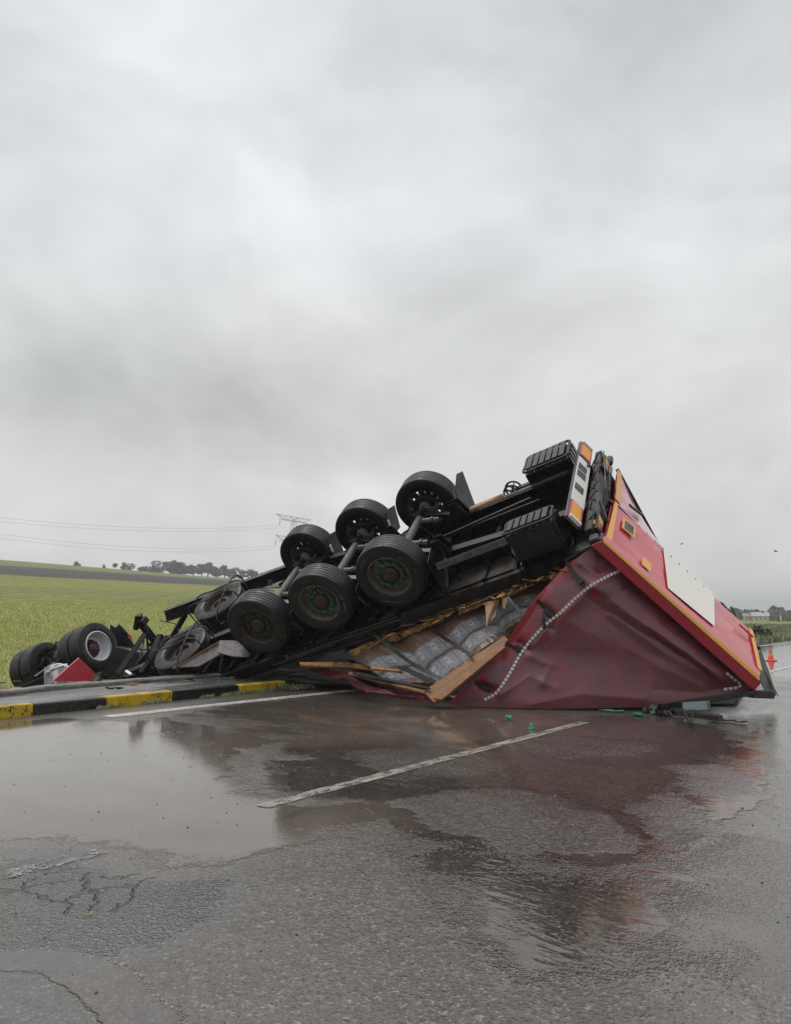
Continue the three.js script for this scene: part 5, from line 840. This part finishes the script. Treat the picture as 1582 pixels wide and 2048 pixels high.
// ------------------------------------------------------------------ power line
const pylM = mat(.5, .16, .16, .6, { grime: false }), pylG = mat(.42, .38, .38, .6, { grime: false });
function pylon(top, turn, label) { // top: middle of the upper cross-arm
  const [q, p] = toRoad(top), gy = hgt(q, p), t = thing('lattice_pylon', label, 'pylon', V(top.x, gy, top.z)); t.rotation.y = turn; const H = top.y - gy, hw = 11.7, w = .13;
  const arm = (y, hw, name) => { const b = new MB(); for (const z of [-.5, .5]) { b.bar(V(-hw, y + 1.3, z * .3), V(hw, y + 1.3, z * .3), w, w); b.bar(V(-hw * .78, y - .6, z), V(hw * .78, y - .6, z), w, w); b.bar(V(-hw, y + 1.3, z * .3), V(-hw * .45, y - .6, z), w, w).bar(V(hw, y + 1.3, z * .3), V(hw * .45, y - .6, z), w, w); for (let i = -3; i < 3; i++) b.bar(V(i * hw / 6, y + (i % 2 ? 1.3 : -.6), z * .6), V((i + 1) * hw / 6, y + (i % 2 ? -.6 : 1.3), z * .6), w * .8, w * .8); } b.build(name, pylM, t); };
  arm(H, hw, 'cross_arm'); arm(H - 9, hw * 1.0, 'cross_arm');
  const b = new MB(); for (const x of [-1, 1]) for (const z of [-1, 1]) b.bar(V(x * 2.6, 0, z * 2.6), V(x * .7, H + .5, z * .5), .2, .2); for (let k = 0; k < 9; k++) { const a = k / 9, c = (k + 1) / 9, wa = lerp(2.6, .7, a), wc = lerp(2.6, .7, c), za = lerp(2.6, .5, a), zc2 = lerp(2.6, .5, c), s = k % 2 ? 1 : -1; for (const f of [-1, 1]) { b.bar(V(-s * wa, a * H, f * za), V(s * wc, c * H, f * zc2), .1, .1); b.bar(V(f * wa, a * H, -s * za), V(f * wc, c * H, s * zc2), .1, .1); } } b.build('tower', pylG, t);
  for (const [x, y] of [[-hw * .78, H], [hw * .78, H], [-hw, H - 9], [hw, H - 9]]) new MB().cyl(V(x, y - .6, 0), V(x - .4, y - 3.2, 0), .16, .13, 6).build('insulator', pylG, t);
  t.updateMatrixWorld(true); return t;
}
const pyA = pylon(at(588, 1040, 330), 1.02, 'red and grey lattice pylon rising behind the leading raised wheel');
function cable(label, A, B, sag, grp) { const c = A.clone().add(B).multiplyScalar(.5), pts = []; for (let i = 0; i <= 24; i++) { const t = i / 24; pts.push(A.clone().lerp(B, t).add(V(0, -4 * sag * t * (1 - t), 0)).sub(c)); } const m = new MB().tube(pts, .042, 60, 5).build('power_cable', pylG); m.position.copy(c); tag(m, label, 'cable', grp); }
const ATT = (t, x, y) => t.localToWorld(V(x, y, 0)), HA = (t) => t.children[0].geometry.boundingBox || (t.children[0].geometry.computeBoundingBox(), t.children[0].geometry.boundingBox);
{
  const hA = HA(pyA).max.y - 1.35, L1 = ATT(pyA, -9.5, hA - 3.2), L2 = ATT(pyA, -12.1, hA - 12.2), R1 = ATT(pyA, 8.7, hA - 3.2), R2 = ATT(pyA, 11.3, hA - 12.2);
  const lab = ['upper', 'lower'];
  [[L1, at(-420, 975, 200), 5], [L2, at(-420, 990, 200), 6]].forEach(([A, B, s], i) => { for (const k of [0, 1]) cable(`thin grey ${lab[i]} cable sagging across the sky left of the pylon`, A.clone().add(V(0, -k * 1.3, k * .8)), B.clone().add(V(0, -k * 1.3, k)), s, `${lab[i]} cables left of the pylon`); });
  [[R1, at(1750, 1146, 620), 14], [R2, at(1750, 1188, 620), 13]].forEach(([A, B, s], i) => { for (const k of [0, 1]) cable(`thin grey ${lab[i]} cable crossing the low sky at right`, A.clone().add(V(0, -k * 1.5, k * .8)), B.clone().add(V(0, -k * 3.4, k)), s, `${lab[i]} cables at right`); });
}
// two birds
for (const [u, v, d, tilt, label] of [[1363, 1088, 60, .3, 'tiny pale bird gliding above the trailer doors'], [1552, 1103, 55, -.2, 'tiny dark bird flying at the right edge of the sky']]) {
  const t = thing('bird', label, 'bird', at(u, v, d)); t.rotation.set(0, .6, tilt); const m = mat(.06, .06, .06, .7, { grime: false });
  new MB().add(lathe([[0, -.13], [.03, -.09], [.042, -.02], [.034, .06], [.022, .09], [.024, .115], [.008, .15], [0, .155]], 12)).build('body', m, t);
  for (const s of [-1, 1]) new MB().plate([V(0, .01, .05), V(s * .13, .07, .04), V(s * .26, .03, -.03), V(s * .13, .06, -.05), V(0, .01, -.05)], .008).build('wing', m, t);
  new MB().plate([V(-.012, 0, -.1), V(.012, 0, -.1), V(.03, 0, -.2), V(-.03, 0, -.2)], .006).build('tail', m, t);
}
renderer.render(scene, camera);
